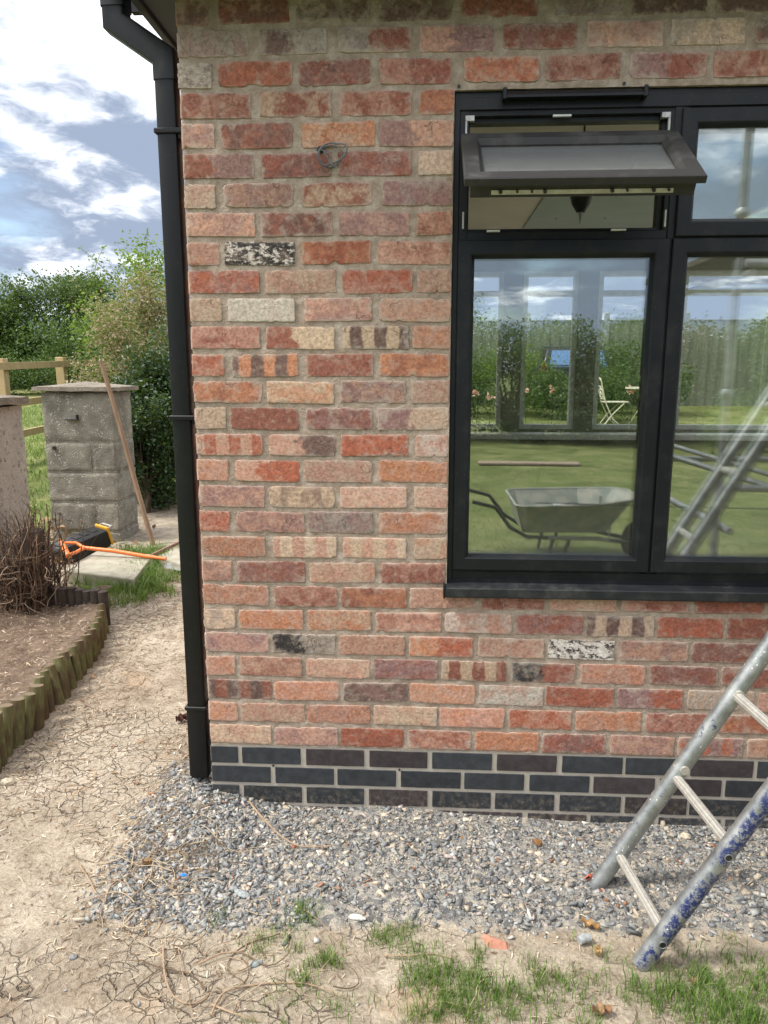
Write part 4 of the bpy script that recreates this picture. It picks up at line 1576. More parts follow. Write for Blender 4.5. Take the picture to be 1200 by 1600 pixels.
# blue scrap
c0 = on_z(287, 1379)
mb = MB()
zz = gh(c0[0], c0[1]) + .012
mb.add([(c0[0] - .009, c0[1] - .002, zz), (c0[0], c0[1] - .006, zz + .003), (c0[0] + .010, c0[1] - .003, zz), (c0[0] + .009, c0[1] + .004, zz + .002), (c0[0] - .001, c0[1] + .005, zz + .005), (c0[0] - .010, c0[1] + .006, zz + .001),
        (c0[0], c0[1], zz - .006)], [(0, 1, 4, 5), (1, 2, 3, 4), (0, 6, 1), (1, 6, 2), (2, 6, 3), (3, 6, 4), (4, 6, 5), (5, 6, 0)])
o = build('plastic_scrap', mb, simple('bright_blue_plastic', (.01, .20, .75), (.01, .16, .6), .4, scale=50, bump=0))
tag(o, 'bright blue scrap of plastic on the gravel near the corner', 'scrap')


def curl_leaf(px_, py_, L, W, col, label, ang):
    c0 = on_z(px_, py_)
    vs, fs = [], []
    n = 9
    for i in range(n):
        t = i / (n - 1) * 2 - 1
        w = W * (1 - t * t) ** .6 * (1 + .25 * math.sin(i * 2.3)) + .001
        for j, s_ in enumerate((-1, -.4, .4, 1)):
            vs.append((t * L / 2, s_ * w / 2, .004 + .012 * (s_ * s_) * (W / .02) + .006 * math.sin(i * 1.7 + s_)))
    for i in range(n - 1):
        for j in range(3):
            a = i * 4 + j
            fs.append((a, a + 1, a + 5, a + 4))
    ca_, sa_ = math.cos(ang), math.sin(ang)
    z0 = gh(c0[0], c0[1]) + .004
    vs = [(c0[0] + x * ca_ - y * sa_, c0[1] + x * sa_ + y * ca_, z0 + z) for x, y, z in vs]
    mb = MB().add(vs, fs)
    o = build('dry_leaf', mb, simple('dry_leaf_skin', col, tuple(v * .6 for v in col), .7, scale=60, bump=.4), smooth=True)
    tag(o, label, 'leaf')


curl_leaf(922, 1452, .055, .020, (.42, .24, .08), 'long curled ochre leaf lying in front of the ladder foot', -.5)
curl_leaf(934, 1492, .030, .020, (.46, .30, .13), 'small crumpled tan leaf below the curled ochre leaf', .9)
curl_leaf(285, 1130, .060, .040, (.10, .035, .025), 'dark red brown leaf beside the downpipe foot', .7)
curl_leaf(230, 1362, .026, .022, (.34, .18, .06), 'rusty dead leaf caught in the dry roots', .2)
curl_leaf(940, 1590, .05, .024, (.36, .20, .11), 'brown leaf at the front edge between two tufts of grass', .1)
curl_leaf(1085, 1542, .022, .016, (.40, .26, .15), 'little tan leaf resting in the grass at the right', .6)
c0 = on_z(915, 1474)
mb = MB()
mb.tube([(c0[0] - .02, c0[1] - .008, .014), (c0[0] - .008, c0[1], .016), (c0[0] + .012, c0[1] + .006, .013)], [.011, .013, .011], 10)
o = build('stone_core', mb, M_STONE, None, True)
me = o.data
a = me.attributes.new('c1', 'FLOAT_COLOR', 'POINT')
a.data.foreach_set('color', np.tile((.26, .27, .27, 1), len(me.vertices)).astype(float))
tag(o, 'short grey cylinder of stone between the two tan leaves', 'stone')


def twig(pts, r_, label, name='dry_twig', mat=None, zoff=.008):
    P = []
    for i, (px_, py_) in enumerate(pts):
        c0 = on_z(px_, py_)
        P.append((c0[0], c0[1], gh(c0[0], c0[1]) + zoff + .006 * math.sin(i * 1.9)))
    mb = MB()
    # smooth the polyline
    Q = []
    for i in range(len(P) - 1):
        p0, p1, p2, p3 = P[max(i - 1, 0)], P[i], P[i + 1], P[min(i + 2, len(P) - 1)]
        for k in range(5):
            t = k / 5
            Q.append(tuple(.5 * (2 * b1 + (c1 - a1) * t + (2 * a1 - 5 * b1 + 4 * c1 - d1) * t * t + (-a1 + 3 * b1 - 3 * c1 + d1) * t ** 3) for a1, b1, c1, d1 in zip(p0, p1, p2, p3)))
    Q.append(P[-1])
    mb.tube(Q, [r_ * (1 - .5 * i / len(Q)) for i in range(len(Q))], 6)
    o = build(name, mb, mat or M_TWIG, None, True)
    tag(o, label, 'twig')


M_TWIG = simple('dry_twig_bark', (.36, .26, .17), (.24, .16, .10), .8, scale=80, bump=.3, bd=.002)
twig([(390, 1272), (410, 1293), (440, 1316), (470, 1333), (512, 1338)], .0038, 'long brown twig lying across the gravel near the wall', zoff=.018)
twig([(122, 1350), (140, 1380), (150, 1400), (165, 1420)], .0032, 'forked pale root on the clay at the left of the gravel', 'dry_root')
twig([(165, 1420), (172, 1400), (185, 1382), (215, 1372), (240, 1345), (262, 1318)], .0026, 'thin pale root curving from the clay up onto the gravel', 'dry_root')
twig([(330, 1592), (350, 1560), (400, 1542), (470, 1540), (510, 1556), (545, 1566)], .0028, 'long arched pale straw across the grass at the bottom', 'dry_stalk')
twig([(330, 1575), (372, 1596), (405, 1600)], .0026, 'short dark root at the bottom edge of the photo', 'dry_root')
twig([(255, 1480), (258, 1530), (272, 1560), (300, 1572), (330, 1560)], .0030, 'hooked grey root lying on the clay at the bottom left', 'dry_root')
twig([(278, 1480), (288, 1540), (302, 1590)], .0016, 'straight thin straw crossing the hooked grey root', 'dry_stalk')
twig([(310, 1512), (345, 1498), (380, 1490), (385, 1478)], .0032, 'dark bent root between the grass tufts on the left', 'dry_root')
twig([(474, 1432), (500, 1450), (540, 1483)], .0018, 'straight straw stem lying beside the small grass tuft', 'dry_stalk')
twig([(600, 1495), (640, 1500), (675, 1494), (705, 1503)], .0024, 'wavy grey root above the middle grass patch', 'dry_root')
twig([(655, 1590), (690, 1575), (740, 1580), (775, 1560)], .0022, 'thin pale root winding through the front grass patch', 'dry_root')
twig([(400, 1465), (392, 1490), (383, 1508)], .0018, 'fine upright straw at the left of the sparse grass', 'dry_stalk')

# ================================================================== raised bed and its edging
LB = [(9, 1179), (26, 1164), (42, 1151), (57, 1138), (69, 1123), (80, 1113), (93, 1099), (102, 1089), (113, 1076), (123, 1063), (129, 1054), (137, 1042), (145, 1032), (151, 1021), (157, 1012), (161, 1000), (165, 988), (166, 974), (164, 960)]
LT = [(9, 1102), (27, 1092), (46, 1084), (57, 1071), (61, 1058), (69, 1048), (77, 1040), (91, 1027), (99, 1019), (113, 1010), (123, 1001), (134, 992), (143, 983), (148, 975), (153, 967), (157, 960), (158, 953), (158, 946), (154, 941)]
LW = [18, 19, 16, 19, 14, 12, 15, 16, 14, 12, 13, 15, 13, 12, 11, 11, 10, 10, 10]
lx, ly = [], []
for i, (bb, tt) in enumerate(zip(LB, LT)):
    p0 = on_z(*bb)
    dist = np.linalg.norm(p0 - CAM)
    r_ = LW[i] / FPX * dist / 2 * 1.02
    h = .20 + .012 * math.sin(i * 2.1)
    q = on_y(tt[0], tt[1], p0[1] + .03)
    top = np.array([q[0], p0[1] + .03, float(np.clip(q[2], .17, .27))])
    bot = p0 + (p0 - top) * .25
    d = (top - bot) / np.linalg.norm(top - bot)
    mb = MB()
    wob = [1 + .04 * random.uniform(-1, 1) for _ in range(5)]
    mb.tube([bot, bot + (top - bot) * .4, bot + (top - bot) * .96, top], [r_ * wob[0], r_ * wob[1], r_ * wob[2], r_ * .93], 18)
    o = build('edging_log', mb, M_LOG, None, True)
    tag(o, 'short green stained round timber standing upright in the curved edging of the bed', 'edging log', 'upright timbers edging the raised bed')
    lx.append(p0[0])
    ly.append(p0[1])
# one more log towards the camera, just inside the frame edge
for k in (1, 2):
    mb = MB()
    x_, y_ = lx[0] + .012 * k, ly[0] - .062 * k
    mb.tube([(x_, y_, -.05), (x_, y_, .215)], [.027, .026], 18)
    o = build('edging_log', mb, M_LOG, None, True)
    tag(o, 'short green stained round timber standing upright in the curved edging of the bed', 'edging log', 'upright timbers edging the raised bed')
lx, ly = np.array(lx), np.array(ly)


def bed_edge(y):
    return np.interp(y, np.r_[-2, ly], np.r_[lx[0] + .25, lx]) - .03


xs2, ys2 = np.arange(-3.2, -.6, .022), np.arange(-1.2, 2.3, .022)
X, Y, Z, F = grid_mesh(xs2, ys2, lambda x, y: .10 + .03 * fbm(x * 3, y * 3) + .018 * fbm(x * 16, y * 16, 4) + .05 * sstep(-x, 1.5, 2.2))
e = bed_edge(Y)
Z = Z + .04 * sstep(X, e - .2, e - .02)
keep = (X[F] < e[F] + .01).all(1)
mt, g, b = material('mulched_bed_soil', .95, spec=.15)
P = g.pos()
c = g.ramp(g.noise(P, 14, 8, .7), [(.3, (.10, .07, .05)), (.5, (.18, .13, .095)), (.7, (.27, .20, .15))])
c = g.mix(g.step(g.voro(g.vmath('MULTIPLY', P, (1, 2.5, 1)), 70), .25, .1), c, (.36, .27, .20))
g.put(b.inputs['Base Color'], c)
g.put(b.inputs['Normal'], g.bump(g.noise(P, 70, 8, .75), 1., .015))
o = link('bed_soil', np.c_[X, Y, Z], F[keep], mt, smooth=True, origin=(0, 0, 0))
tag(o, kind='structure')
bed_z = lambda x, y: .115 + .03 * fbm(x * 3, y * 3) + .018 * fbm(x * 16, y * 16, 4) + .05 * sstep(-x, 1.5, 2.2) + .04 * sstep(x, bed_edge(y) - .2, bed_edge(y) - .02)
p = pick(5200, -2.3, -.8, -.4, 1.95, lambda x, y: (x < bed_edge(y) - .01) * 1.0)
c = pal[rng.integers(0, 5, len(p))] * rng.uniform(.6, 1.15, (len(p), 1))
o = slivers(np.c_[p, bed_z(p[:, 0], p[:, 1])], rng.uniform(.008, .06, len(p)) * rng.uniform(.4, 1, len(p)), rng.uniform(.0015, .006, len(p)), 'bark_mulch', M_STRAW, c)
tag(o, kind='stuff')
mb = MB()
for i in range(8):
    x_ = -1.22 - .055 * i
    mb.tube([(x_, 1.90 + .012 * i, -.03), (x_ - .004, 1.90 + .012 * i, .215 + .006 * math.sin(i * 2))], .030, 12)
o = thing('log_roll', (-1.42, 1.93, 0), 'dark damp log roll closing the far end of the raised bed', 'log roll')
pieces('log', mb, M_DARKWOOD, o, True)
stone(87, 972, .022, (.42, .36, .28), 'flat beige stone on the bark mulch of the raised bed', 'flat_stone', .4, 1.4, .12)

# tangle of dead stems against the left pillar
n = 420
st = np.c_[rng.normal(-1.72, .075, n), rng.uniform(1.72, 2.12, n), rng.uniform(.05, .25, n)]
di = np.c_[rng.normal(.05, .22, n), rng.normal(0, .15, n), np.full(n, .9)]
di /= np.linalg.norm(di, axis=1)[:, None]
L = wander(st, di, rng.uniform(.2, .62, n) * np.clip(1.1 - np.abs(np.asarray(st)[:, 0] + 1.67) * 2.2, .4, 1), 12, .30, False)
L[..., 2] = np.clip(L[..., 2], .06, .88)
n2 = 160
st2 = np.c_[rng.normal(-1.74, .11, n2), rng.uniform(1.55, 1.9, n2), rng.uniform(.15, .6, n2)]
a = rng.uniform(0, 2 * np.pi, n2)
L2 = wander(st2, np.c_[np.cos(a) * .9, np.sin(a) * .9, rng.normal(-.1, .3, n2)], rng.uniform(.12, .4, n2), 12, .45, False)
L2[..., 2] = np.clip(L2[..., 2], .11, 2)
mt, g, b = material('dead_stem', .9, spec=.15)
c = g.ramp(g.attr('rnd'), [(.05, (.05, .032, .022)), (.5, (.13, .085, .058)), (.85, (.25, .175, .12)), (1., (.40, .31, .23))])
g.put(b.inputs['Base Color'], c)
M_STEM = mt
o = stalks(np.concatenate([L, L2]), np.r_[rng.uniform(.0015, .008, n) * rng.uniform(.5, 1, n), rng.uniform(.0012, .0035, n2)], 'dead_ivy_stems', M_STEM, 5)
tag(o, kind='stuff')
mb = MB()
mb.tube([(-1.70, 1.98, .05), (-1.69, 1.99, .4), (-1.68, 1.98, .58)], [.11, .085, .06], 14)
mb.tube([(-1.66, 1.86, .30), (-1.655, 1.85, .50), (-1.65, 1.84, .62)], [.03, .024, .020], 10)
o = build('tree_stump', mb, M_BARK, None, True)
tag(o, 'dead cut stump wrapped in dry stems in front of the left pillar', 'stump')

# ================================================================== gate pillars
def rough_block(mb, a, b_, j=.006, n=5):
    """a block with worn arrises: subdivided box with noise"""
    x0, y0, z0 = a
    x1, y1, z1 = b_
    for ax, sg in ((0, -1), (0, 1), (1, -1), (1, 1), (2, 1), (2, -1)):
        t = np.linspace(0, 1, 14)
        U, W = np.meshgrid(t, t)
        U, W = U.ravel(), W.ravel()
        P = np.zeros((len(U), 3))
        oth = [i for i in range(3) if i != ax]
        lo, hi = np.array(a), np.array(b_)
        P[:, ax] = hi[ax] if sg > 0 else lo[ax]
        P[:, oth[0]] = lo[oth[0]] + U * (hi[oth[0]] - lo[oth[0]])
        P[:, oth[1]] = lo[oth[1]] + W * (hi[oth[1]] - lo[oth[1]])
        c0 = (lo + hi) / 2
        N = (P - c0) / ((hi - lo) / 2)
        corner = np.clip(np.sort(np.abs(N), axis=1)[:, 1] - .9, 0, 1) * 10
        d = j * (np.stack([fbm(P[:, 0] * 14 + k * 9, P[:, 1] * 14, P[:, 2] * 14) for k in range(3)], 1)) - N * (j * .7 * corner)[:, None]
        P = P + d
        k = 14
        fs = []
        for r in range(k - 1):
            for c in range(k - 1):
                q = (r * k + c, r * k + c + 1, (r + 1) * k + c + 1, (r + 1) * k + c)
                fs.append(q)
        mb.add(P, fs)


pil = thing('block_pillar', (-2.33, 4.3, 0), 'rough grey concrete block gate pillar with a flat pebbled cap', 'pillar')
mb = MB()
zs_ = [-.05, .165, .435, .715, .985, 1.345]
zs_ = [-.06, .10, .37, .645, .92, 1.365]
PXa, PXb, PYa, PYb = -2.67, -2.02, 4.1, 4.56
for i in range(5):
    if i % 2:
        rough_block(mb, (PXa, PYa, zs_[i] + .004), (PXb - .22, PYb, zs_[i + 1] - .004), .012)
        rough_block(mb, (PXb - .21, PYa + .004, zs_[i] + .004), (PXb, PYb, zs_[i + 1] - .004), .012)
    else:
        rough_block(mb, (PXa, PYa, zs_[i] + .004), (PXb, PYb, zs_[i + 1] - .004), .012)
mb.box((PXa + .012, PYa + .012, -.1), (PXb - .012, PYb - .012, 1.36))
build('shaft', mb, M_BLOCK, pil, True, False)
mb = MB()
rough_block(mb, (PXa - .055, PYa - .055, 1.368), (PXb + .06, PYb + .055, 1.412), .012)
vs = [(PXa - .04, PYa - .04, 1.405), (PXb + .04, PYa - .04, 1.405), (PXb + .04, PYb + .04, 1.405), (PXa - .04, PYb + .04, 1.405), ((PXa + PXb) / 2, (PYa + PYb) / 2, 1.452)]
mb.add(vs, [(0, 1, 4), (1, 2, 4), (2, 3, 4), (3, 0, 4)])
build('cap', mb, M_CAPST, pil, False, False)
mb = MB()
q = on_y(112, 652, 4.09)
mb.box((q[0] - .06, 4.06, q[2] - .022), (q[0] + .065, 4.098, q[2] - .012), .002).box((q[0] + .05, 4.06, q[2] - .0119), (q[0] + .06, 4.098, q[2] + .025), .002)
build('iron_bracket', mb, M_BLACK, pil)
mb = MB()
q = on_y(85, 700, 4.09)
mb.tube([(q[0], 4.08, q[2]), (q[0], 4.11, q[2])], .017, 12)
build('bolt_socket', mb, M_BLACK, pil)

pl2 = thing('rendered_pillar', (-2.35, 2.15, 0), 'pinkish rendered gate pillar with a crumbling pebbled cap at the left edge', 'pillar')
mb = MB()
rough_block(mb, (-2.75, 1.75, -.05), (-1.925, 2.45, 1.335), .014)
build('shaft', mb, M_RENDER, pl2, True, False)
mb = MB()
rough_block(mb, (-2.80, 1.69, 1.338), (-1.885, 2.50, 1.392), .016)
mb.add([(-2.78, 1.71, 1.38), (-1.91, 1.71, 1.38), (-1.91, 2.48, 1.38), (-2.78, 2.48, 1.38), (-2.38, 2.1, 1.45)], [(0, 1, 4), (1, 2, 4), (2, 3, 4), (3, 0, 4)])
build('cap', mb, M_CAPST, pl2, False, False)

# slabs, shovel, toolbox, stick
def slab(pts, z0, z1, name, mat, label, cat='slab'):
    mb = MB()
    n = len(pts)
    c0 = np.mean(pts, 0)
    lay = []
    for z_, k in ((z0, 1), (z1 - .008, 1), (z1, .985)):
        for p_ in pts:
            q = c0 + (np.array(p_) - c0) * k
            lay.append((q[0], q[1], z_))
    fs = []
    for l in range(2):
        for i in range(n):
            j = (i + 1) % n
            fs.append((l * n + i, l * n + j, (l + 1) * n + j, (l + 1) * n + i))
    fs += [tuple(range(n))[::-1], tuple(range(2 * n, 3 * n))]
    mb.add(lay, fs)
    o = build(name, mb, mat)
    tag(o, label, cat)
    return o


slab([(-1.93, 2.80), (-1.30, 2.58), (-1.42, 3.30), (-1.93, 3.42)], -.02, .095, 'paving_slab', M_SLAB, 'thick weathered paving slab lying in the grass under the orange spade handle')
slab([(-1.42, 3.33), (-1.06, 3.05), (-.85, 3.75), (-1.30, 3.85)], -.02, .07, 'paving_slab', M_SLAB, 'pale paving slab partly hidden behind the downpipe')
a_, b_ = on_z(236, 868, .09), on_z(283, 846, .09)
slab([(a_[0], a_[1] - .03), (b_[0], b_[1] - .03), (b_[0], b_[1] + .06), (a_[0], a_[1] + .06)], .072, .10, 'timber_offcut', simple('reddish_board', (.30, .18, .13), (.22, .13, .09), .85, scale=30), 'reddish brown board lying on the pale slab by the stick', 'board')
A_, B_ = on_z(132, 856, .16), on_z(226, 869, .115)
C_, D_ = on_z(96, 847, .20), on_z(107, 869, .16)
sp = thing('spade', tuple(A_), 'orange handled spade lying across the paving slab', 'spade')
mb = MB()
mb.tube([A_, (A_ + B_) / 2 + np.array([0, 0, .008]), B_, B_ + (B_ - A_) * .35], [.016, .017, .016, .015], 12)
build('shaft', mb, M_ORANGE, sp, True)
mb = MB()
mb.tube([C_, D_], .021, 12)
build('grip', mb, M_ORANGE, sp, True)
mb = MB()
mb.tube([C_ * .93 + D_ * .07, (C_ + A_) / 2 + np.array([.01, .03, .01]), A_], [.012, .013, .015], 10)
mb.tube([D_ * .93 + C_ * .07, (D_ + A_) / 2 + np.array([0, -.02, 0]), A_], [.012, .013, .015], 10)
pieces('yoke', mb, M_ORANGE, sp, True)
E_ = B_ + (B_ - A_) * .33 - np.array([0, 0, .04])
mb = MB()
dd_ = (B_ - A_) / np.linalg.norm(B_ - A_)
nn_ = np.array([-dd_[1], dd_[0], 0])
vs = []
for t, w in ((0, .03), (.04, .09), (.2, .09), (.28, .05)):
    for s_ in (-1, 0, 1):
        vs.append(E_ + dd_ * t + nn_ * w * s_ + np.array([0, 0, -.012 * (1 - abs(s_)) - .05 * t]))
mb.add(vs, [(i * 3 + j, i * 3 + j + 1, i * 3 + j + 4, i * 3 + j + 3) for i in range(3) for j in range(2)])
build('blade', mb, M_STEEL, sp, True)
tb = thing('toolbox', (-2.10, 3.55, 0), 'black toolbox with orange yellow trim lying tilted behind the spade', 'toolbox')
rot = Matrix.Rotation(R(50), 3, 'Z') @ Matrix.Rotation(R(-14), 3, 'Y')
lc = (-2.12, 3.52, .13)
mb = MB()
mb.box((-.24, -.11, -.10), (.20, .11, .06), .015, rot, lc)
for k in range(5):
    mb.box((-.20 + .075 * k, -.06, .0602), (-.15 + .075 * k, .06, .068), .003, rot, lc)
build('body', mb, M_BLACK, tb)
mb = MB()
mb.box((.202, -.112, -.09), (.222, .112, .072), .006, rot, lc)
build('trim', mb, M_YELLOW, tb)
mb = MB()
mb.tube([rot @ Vector((.225, -.08, .05)) + Vector(lc), rot @ Vector((.262, -.08, .055)) + Vector(lc), rot @ Vector((.262, .08, .055)) + Vector(lc), rot @ Vector((.225, .08, .05)) + Vector(lc)], .011, 8)
build('handle', mb, M_STEEL, tb, True)
mb = MB()
mb.tube([(-1.69, 4.02, -.02), (-1.82, 4.05, .5), (-1.935, 4.03, 1.08), (-2.05, 4.0, 1.63)], [.023, .022, .021, .019], 7)
o = build('timber_stick', mb, M_WOODST)
tag(o, 'long wooden stick leaning against the block pillar', 'stick')

# ================================================================== field fence
P1, P2 = on_y(2, 572, 7.6), on_y(95.5, 569, 9.4)
dirf = (P2 - P1) / np.linalg.norm((P2 - P1)[:2])
st = np.linalg.norm((P2 - P1)[:2])
fe = thing('timber_fence', (P1[0], P1[1], gh(P1[0], P1[1])), 'new pale timber post and rail fence between the pillars and the field', 'fence')
side_ = np.array([-dirf[1], dirf[0], 0])
for k in range(-2, 3):
    q = P1 + dirf * st * k
    gz_ = gh(q[0], q[1])
    top = 1.70 + .045 * k
    mb = MB()
    ang = math.atan2(dirf[1], dirf[0])
    rot = Matrix.Rotation(ang, 3, 'Z')
    mb.box((-.065, -.065, gz_ - .2), (.065, .065, top), .006, rot, (q[0], q[1], 0))
    build('post', mb, M_TIMBER, fe)
    if k < 2:
        q2 = P1 + dirf * st * (k + 1)
        for z_ in (1.60, 1.09, .66):
            mb = MB()
            za, zb = z_ + .04 * k, z_ + .04 * (k + 1)
            off = side_ * -.085
            vs = []
            for qq, z1 in ((q, za), (q2, zb)):
                for s_ in (-.019, .019):
                    for h in (-.048, .048):
                        vs.append(qq * np.array([1, 1, 0]) + off + side_ * s_ + np.array([0, 0, z1 + h]))
            mb.add(vs, [(0, 1, 3, 2), (4, 6, 7, 5), (0, 4, 5, 1), (2, 3, 7, 6), (0, 2, 6, 4), (1, 5, 7, 3)])
            build('rail', mb, M_TIMBER, fe)


# ================================================================== trees and shrubs
def bush(name, label, cat, base, rad, n, size, mat, clumps=26, trunk=.06, group=None, sig=.30, lift=.5, top=None, holes=True, sprays=0):
    """trunk and limbs to clump centres; leaves gathered round the clumps"""
    bx, by, bz = base
    rx, ry, rz = rad
    th = thing(name, (bx, by, bz), label, cat, group)
    C_ = []
    while len(C_) < clumps:
        q = rng.normal(0, 1, 3)
        q /= np.linalg.norm(q)
        q *= rng.uniform(.45, 1.0) ** .6
        if q[2] < -.75:
            continue
        C_.append(q)
    C_ = np.array(C_) * np.array([rx, ry, rz]) + np.array([bx, by, bz + rz * lift * 2])
    C_[:, 2] = np.maximum(C_[:, 2], bz + .12)
    mb = MB()
    tz = bz + rz * lift * .9
    mb.tube([(bx, by, bz - .1), (bx + .03, by, (bz + tz) / 2), (bx, by, tz)], [trunk, trunk * .8, trunk * .55], 8)
    for q in C_:
        s0 = Vector((bx, by, bz + (tz - bz) * random.uniform(.3, 1)))
        e_ = Vector(q)
        mid = s0.lerp(e_, .5) + Vector((random.uniform(-.1, .1), random.uniform(-.1, .1), .12)) * rx
        mb.tube([s0, mid, e_], [trunk * .42, trunk * .25, trunk * .08], 5, False)
    build('trunk', mb, M_BARK, th, True)
    cs = rng.uniform(.6, 1.25, clumps)
    ci = rng.choice(clumps, n, p=cs / cs.sum())
    sg = np.array([rx, ry, rz]) * sig
    P = C_[ci] + np.clip(rng.normal(0, 1, (n, 3)), -1.7, 1.7) * sg * cs[ci][:, None] * .8
    # leaves gathered into twigs so the crown breaks up
    tw = P[rng.integers(0, n, n // 9)]
    P2_ = tw[rng.integers(0, len(tw), n)] + rng.normal(0, 1, (n, 3)) * size * 1.3
    P = np.where(rng.random((n, 1)) < .6, P2_, P)
    P[:, 2] = np.maximum(P[:, 2], bz + .02)
    shade = np.clip(.22 + .5 * rng.random(n) + .35 * (rng.random(clumps)[ci] - .5), 0, 1)
    leaves(P, size, 'crown', mat, th, rnd=shade, origin=(0, 0, 0))
    if sprays:
        ns = sprays
        a = rng.uniform(0, 2 * np.pi, ns)
        stt = C_[rng.integers(0, clumps, ns)] * np.array([1, 1, 0]) + np.c_[np.zeros(ns), np.zeros(ns), np.full(ns, bz + rz * lift * 2 + rz * .45)]
        Lw = wander(stt, np.c_[np.cos(a) * .5, np.sin(a) * .3, np.full(ns, .8)], rng.uniform(.3, .8, ns) * rz, 9, .10, False)
        for li in range(ns):
            stalks(Lw[li:li + 1], np.full(1, trunk * .12), 'spray', M_BARK, 4, th, 'auto')
        pp = Lw[:, 2:].reshape(-1, 3)
        pp = np.repeat(pp, 5, 0) + rng.normal(0, size * .38, (len(pp) * 5, 3))
        leaves(pp, size * .8, 'spray_leaves', mat, th, origin=(0, 0, 0))
    return th


def gx(px_, y):
    return float(on_y(px_, 576, y)[0])


bush('hawthorn_tree', 'big round dark green hawthorn beyond the fence', 'tree', (gx(95, 24), 24, 1.0), (2.7, 2.0, 1.85), 42000, .12, M_HEDGE, 60, .12, sprays=26, lift=.48, sig=.20)
bush('hawthorn_tree', 'lower hawthorn cut by the left edge of the photo', 'tree', (gx(-10, 23), 23, 1.0), (2.0, 1.8, 1.35), 22000, .12, M_HEDGE, 34, .12, sprays=10, lift=.48, sig=.22)
bush('hedge_shrub', 'dark shrub at the right foot of the big hawthorn', 'shrub', (gx(170, 21), 21, .9), (2.2, 1.4, 1.15), 15000, .10, M_HEDGE, 30, .08, sig=.25)
for i, px_ in enumerate((-60, 10, 80, 150, 215)):
    bush('undergrowth_shrub', 'scrubby green undergrowth at the foot of the hedge beyond the rails', 'shrub', (gx(px_, 19.5), 19.5, .8), (1.0, .6, .48), 4200, .07, M_HEDGE, 14, .04, 'undergrowth along the far hedge', sig=.35)
bush('young_ash_tree', 'slender light green young tree rising beside the downpipe', 'tree', (gx(228, 11), 11, .42), (.95, .8, 1.25), 4800, .075, M_ASH, 26, .05, sprays=14, lift=.78, sig=.22)
bush('bramble_bush', 'tangled bramble with pinkish cream leaves above the ivy hedge', 'shrub', (gx(215, 8), 8, .2), (.62, .6, 1.05), 9500, .05, M_BRAMBLE, 34, .03, sprays=16, lift=.66, sig=.24)
bush('bramble_bush', 'smaller reddish bramble arching over the end of the fence rail', 'shrub', (gx(160, 7.4), 7.4, .2), (.36, .4, .58), 2600, .045, M_BRAMBLE, 18, .02, sprays=8, lift=.85, sig=.26)
bush('ivy_hedge', 'dark glossy ivy hedge behind the leaning stick', 'hedge', (gx(248, 6.1), 6.1, .05), (.55, .5, .85), 16000, .055, M_IVY, 44, .05, lift=.48, sig=.24)
bush('ivy_hedge', 'lower dark ivy hedge against the back of the block pillar', 'hedge', (gx(216, 5.5), 5.5, .05), (.26, .35, .62), 6000, .05, M_IVY, 24, .04, lift=.48, sig=.26)
bush('ivy_hedge', 'ivy hedge running on behind the downpipe', 'hedge', (gx(296, 6.6), 6.6, .05), (.8, .6, .95), 9000, .055, M_IVY, 34, .05, lift=.48, sig=.26)
bush('hazel_bush', 'mid green bushy hedge behind the bramble', 'shrub', (gx(255, 9.5), 9.5, .35), (1.0, .7, 1.1), 9000, .07, M_HEDGE, 34, .05, lift=.55, sig=.26)
for i, (x_, y_) in enumerate(((-2.6, 16.5), (.6, 18.2))):
    bush('far_hedge_tree', 'green hedge tree at the far side of the field hidden behind the building', 'tree', (x_, y_, gh(x_, y_)), (1.8, 1.2, 1.35), 12000, .10, M_HEDGE, 36, .08, 'hedge trees behind the building', lift=.46, sig=.24)

# ================================================================== leaning trestle ladder by the window
DL = np.array([.4905, 0, .8714])
F1, F2 = np.array([1.297, -.37, .0]), np.array([1.352, -.67, -.002])
lad = thing('trestle_ladder', (1.32, -.52, 0), 'paint splashed galvanised trestle with ribbed rungs leaning up in front of the window', 'trestle')
TOPS = 2.25


def gal(name, a, b_, r_, mat, parent, open_end=True, k=20):
    mb = MB()
    a, b_ = np.array(a, float), np.array(b_, float)
    d = (b_ - a) / np.linalg.norm(b_ - a)
    mb.tube([a + d * .06, a, a + d * .0005, a + d * (np.linalg.norm(b_ - a) * .5), b_][1:] if not open_end else [a, a + (b_ - a) * .5, b_], r_, k, not open_end)
    if open_end:
        mb.tube([a + d * .0003, a + d * .08], r_ * .84, k, False)
        n = len(mb.v)
        kk = k
        mb.f += [(i, (i + 1) % kk, kk * 3 + (i + 1) % kk, kk * 3 + i) for i in range(kk)]
    o = link(name, mb.v, mb.f, mat, parent, True)
    o.data.set_sharp_from_angle(angle=R(40))
    return o


st1 = gal('stile', F1, F1 + DL * TOPS, .0245, M_GALV1, lad)
st2 = gal('stile', F2, F2 + DL * TOPS, .0245, M_GALV2, lad)
st2['label'] = 'stile streaked with worn blue paint'
for s_ in np.arange(.135, TOPS, .3033):
    a = F1 + DL * s_ + np.array([0, -.016, 0])
    b_ = F2 + DL * (s_ - .022) + np.array([0, .014, 0])
    mb = MB()
    # ribbed tube: star section
    n = 24
    vs = []
    d = (b_ - a) / np.linalg.norm(b_ - a)
    u = np.cross(d, [0, 0, 1.])
    u /= np.linalg.norm(u)
    w = np.cross(d, u)
    for p_ in (a, b_):
        for j in range(n):
            ang = 2 * math.pi * j / n
            rr = .0145 if j % 2 else .0132
            vs.append(p_ + u * math.cos(ang) * rr + w * math.sin(ang) * rr)
    mb.add(vs, [(j, (j + 1) % n, n + (j + 1) % n, n + j) for j in range(n)])
    build('rung', mb, M_ALU, lad)
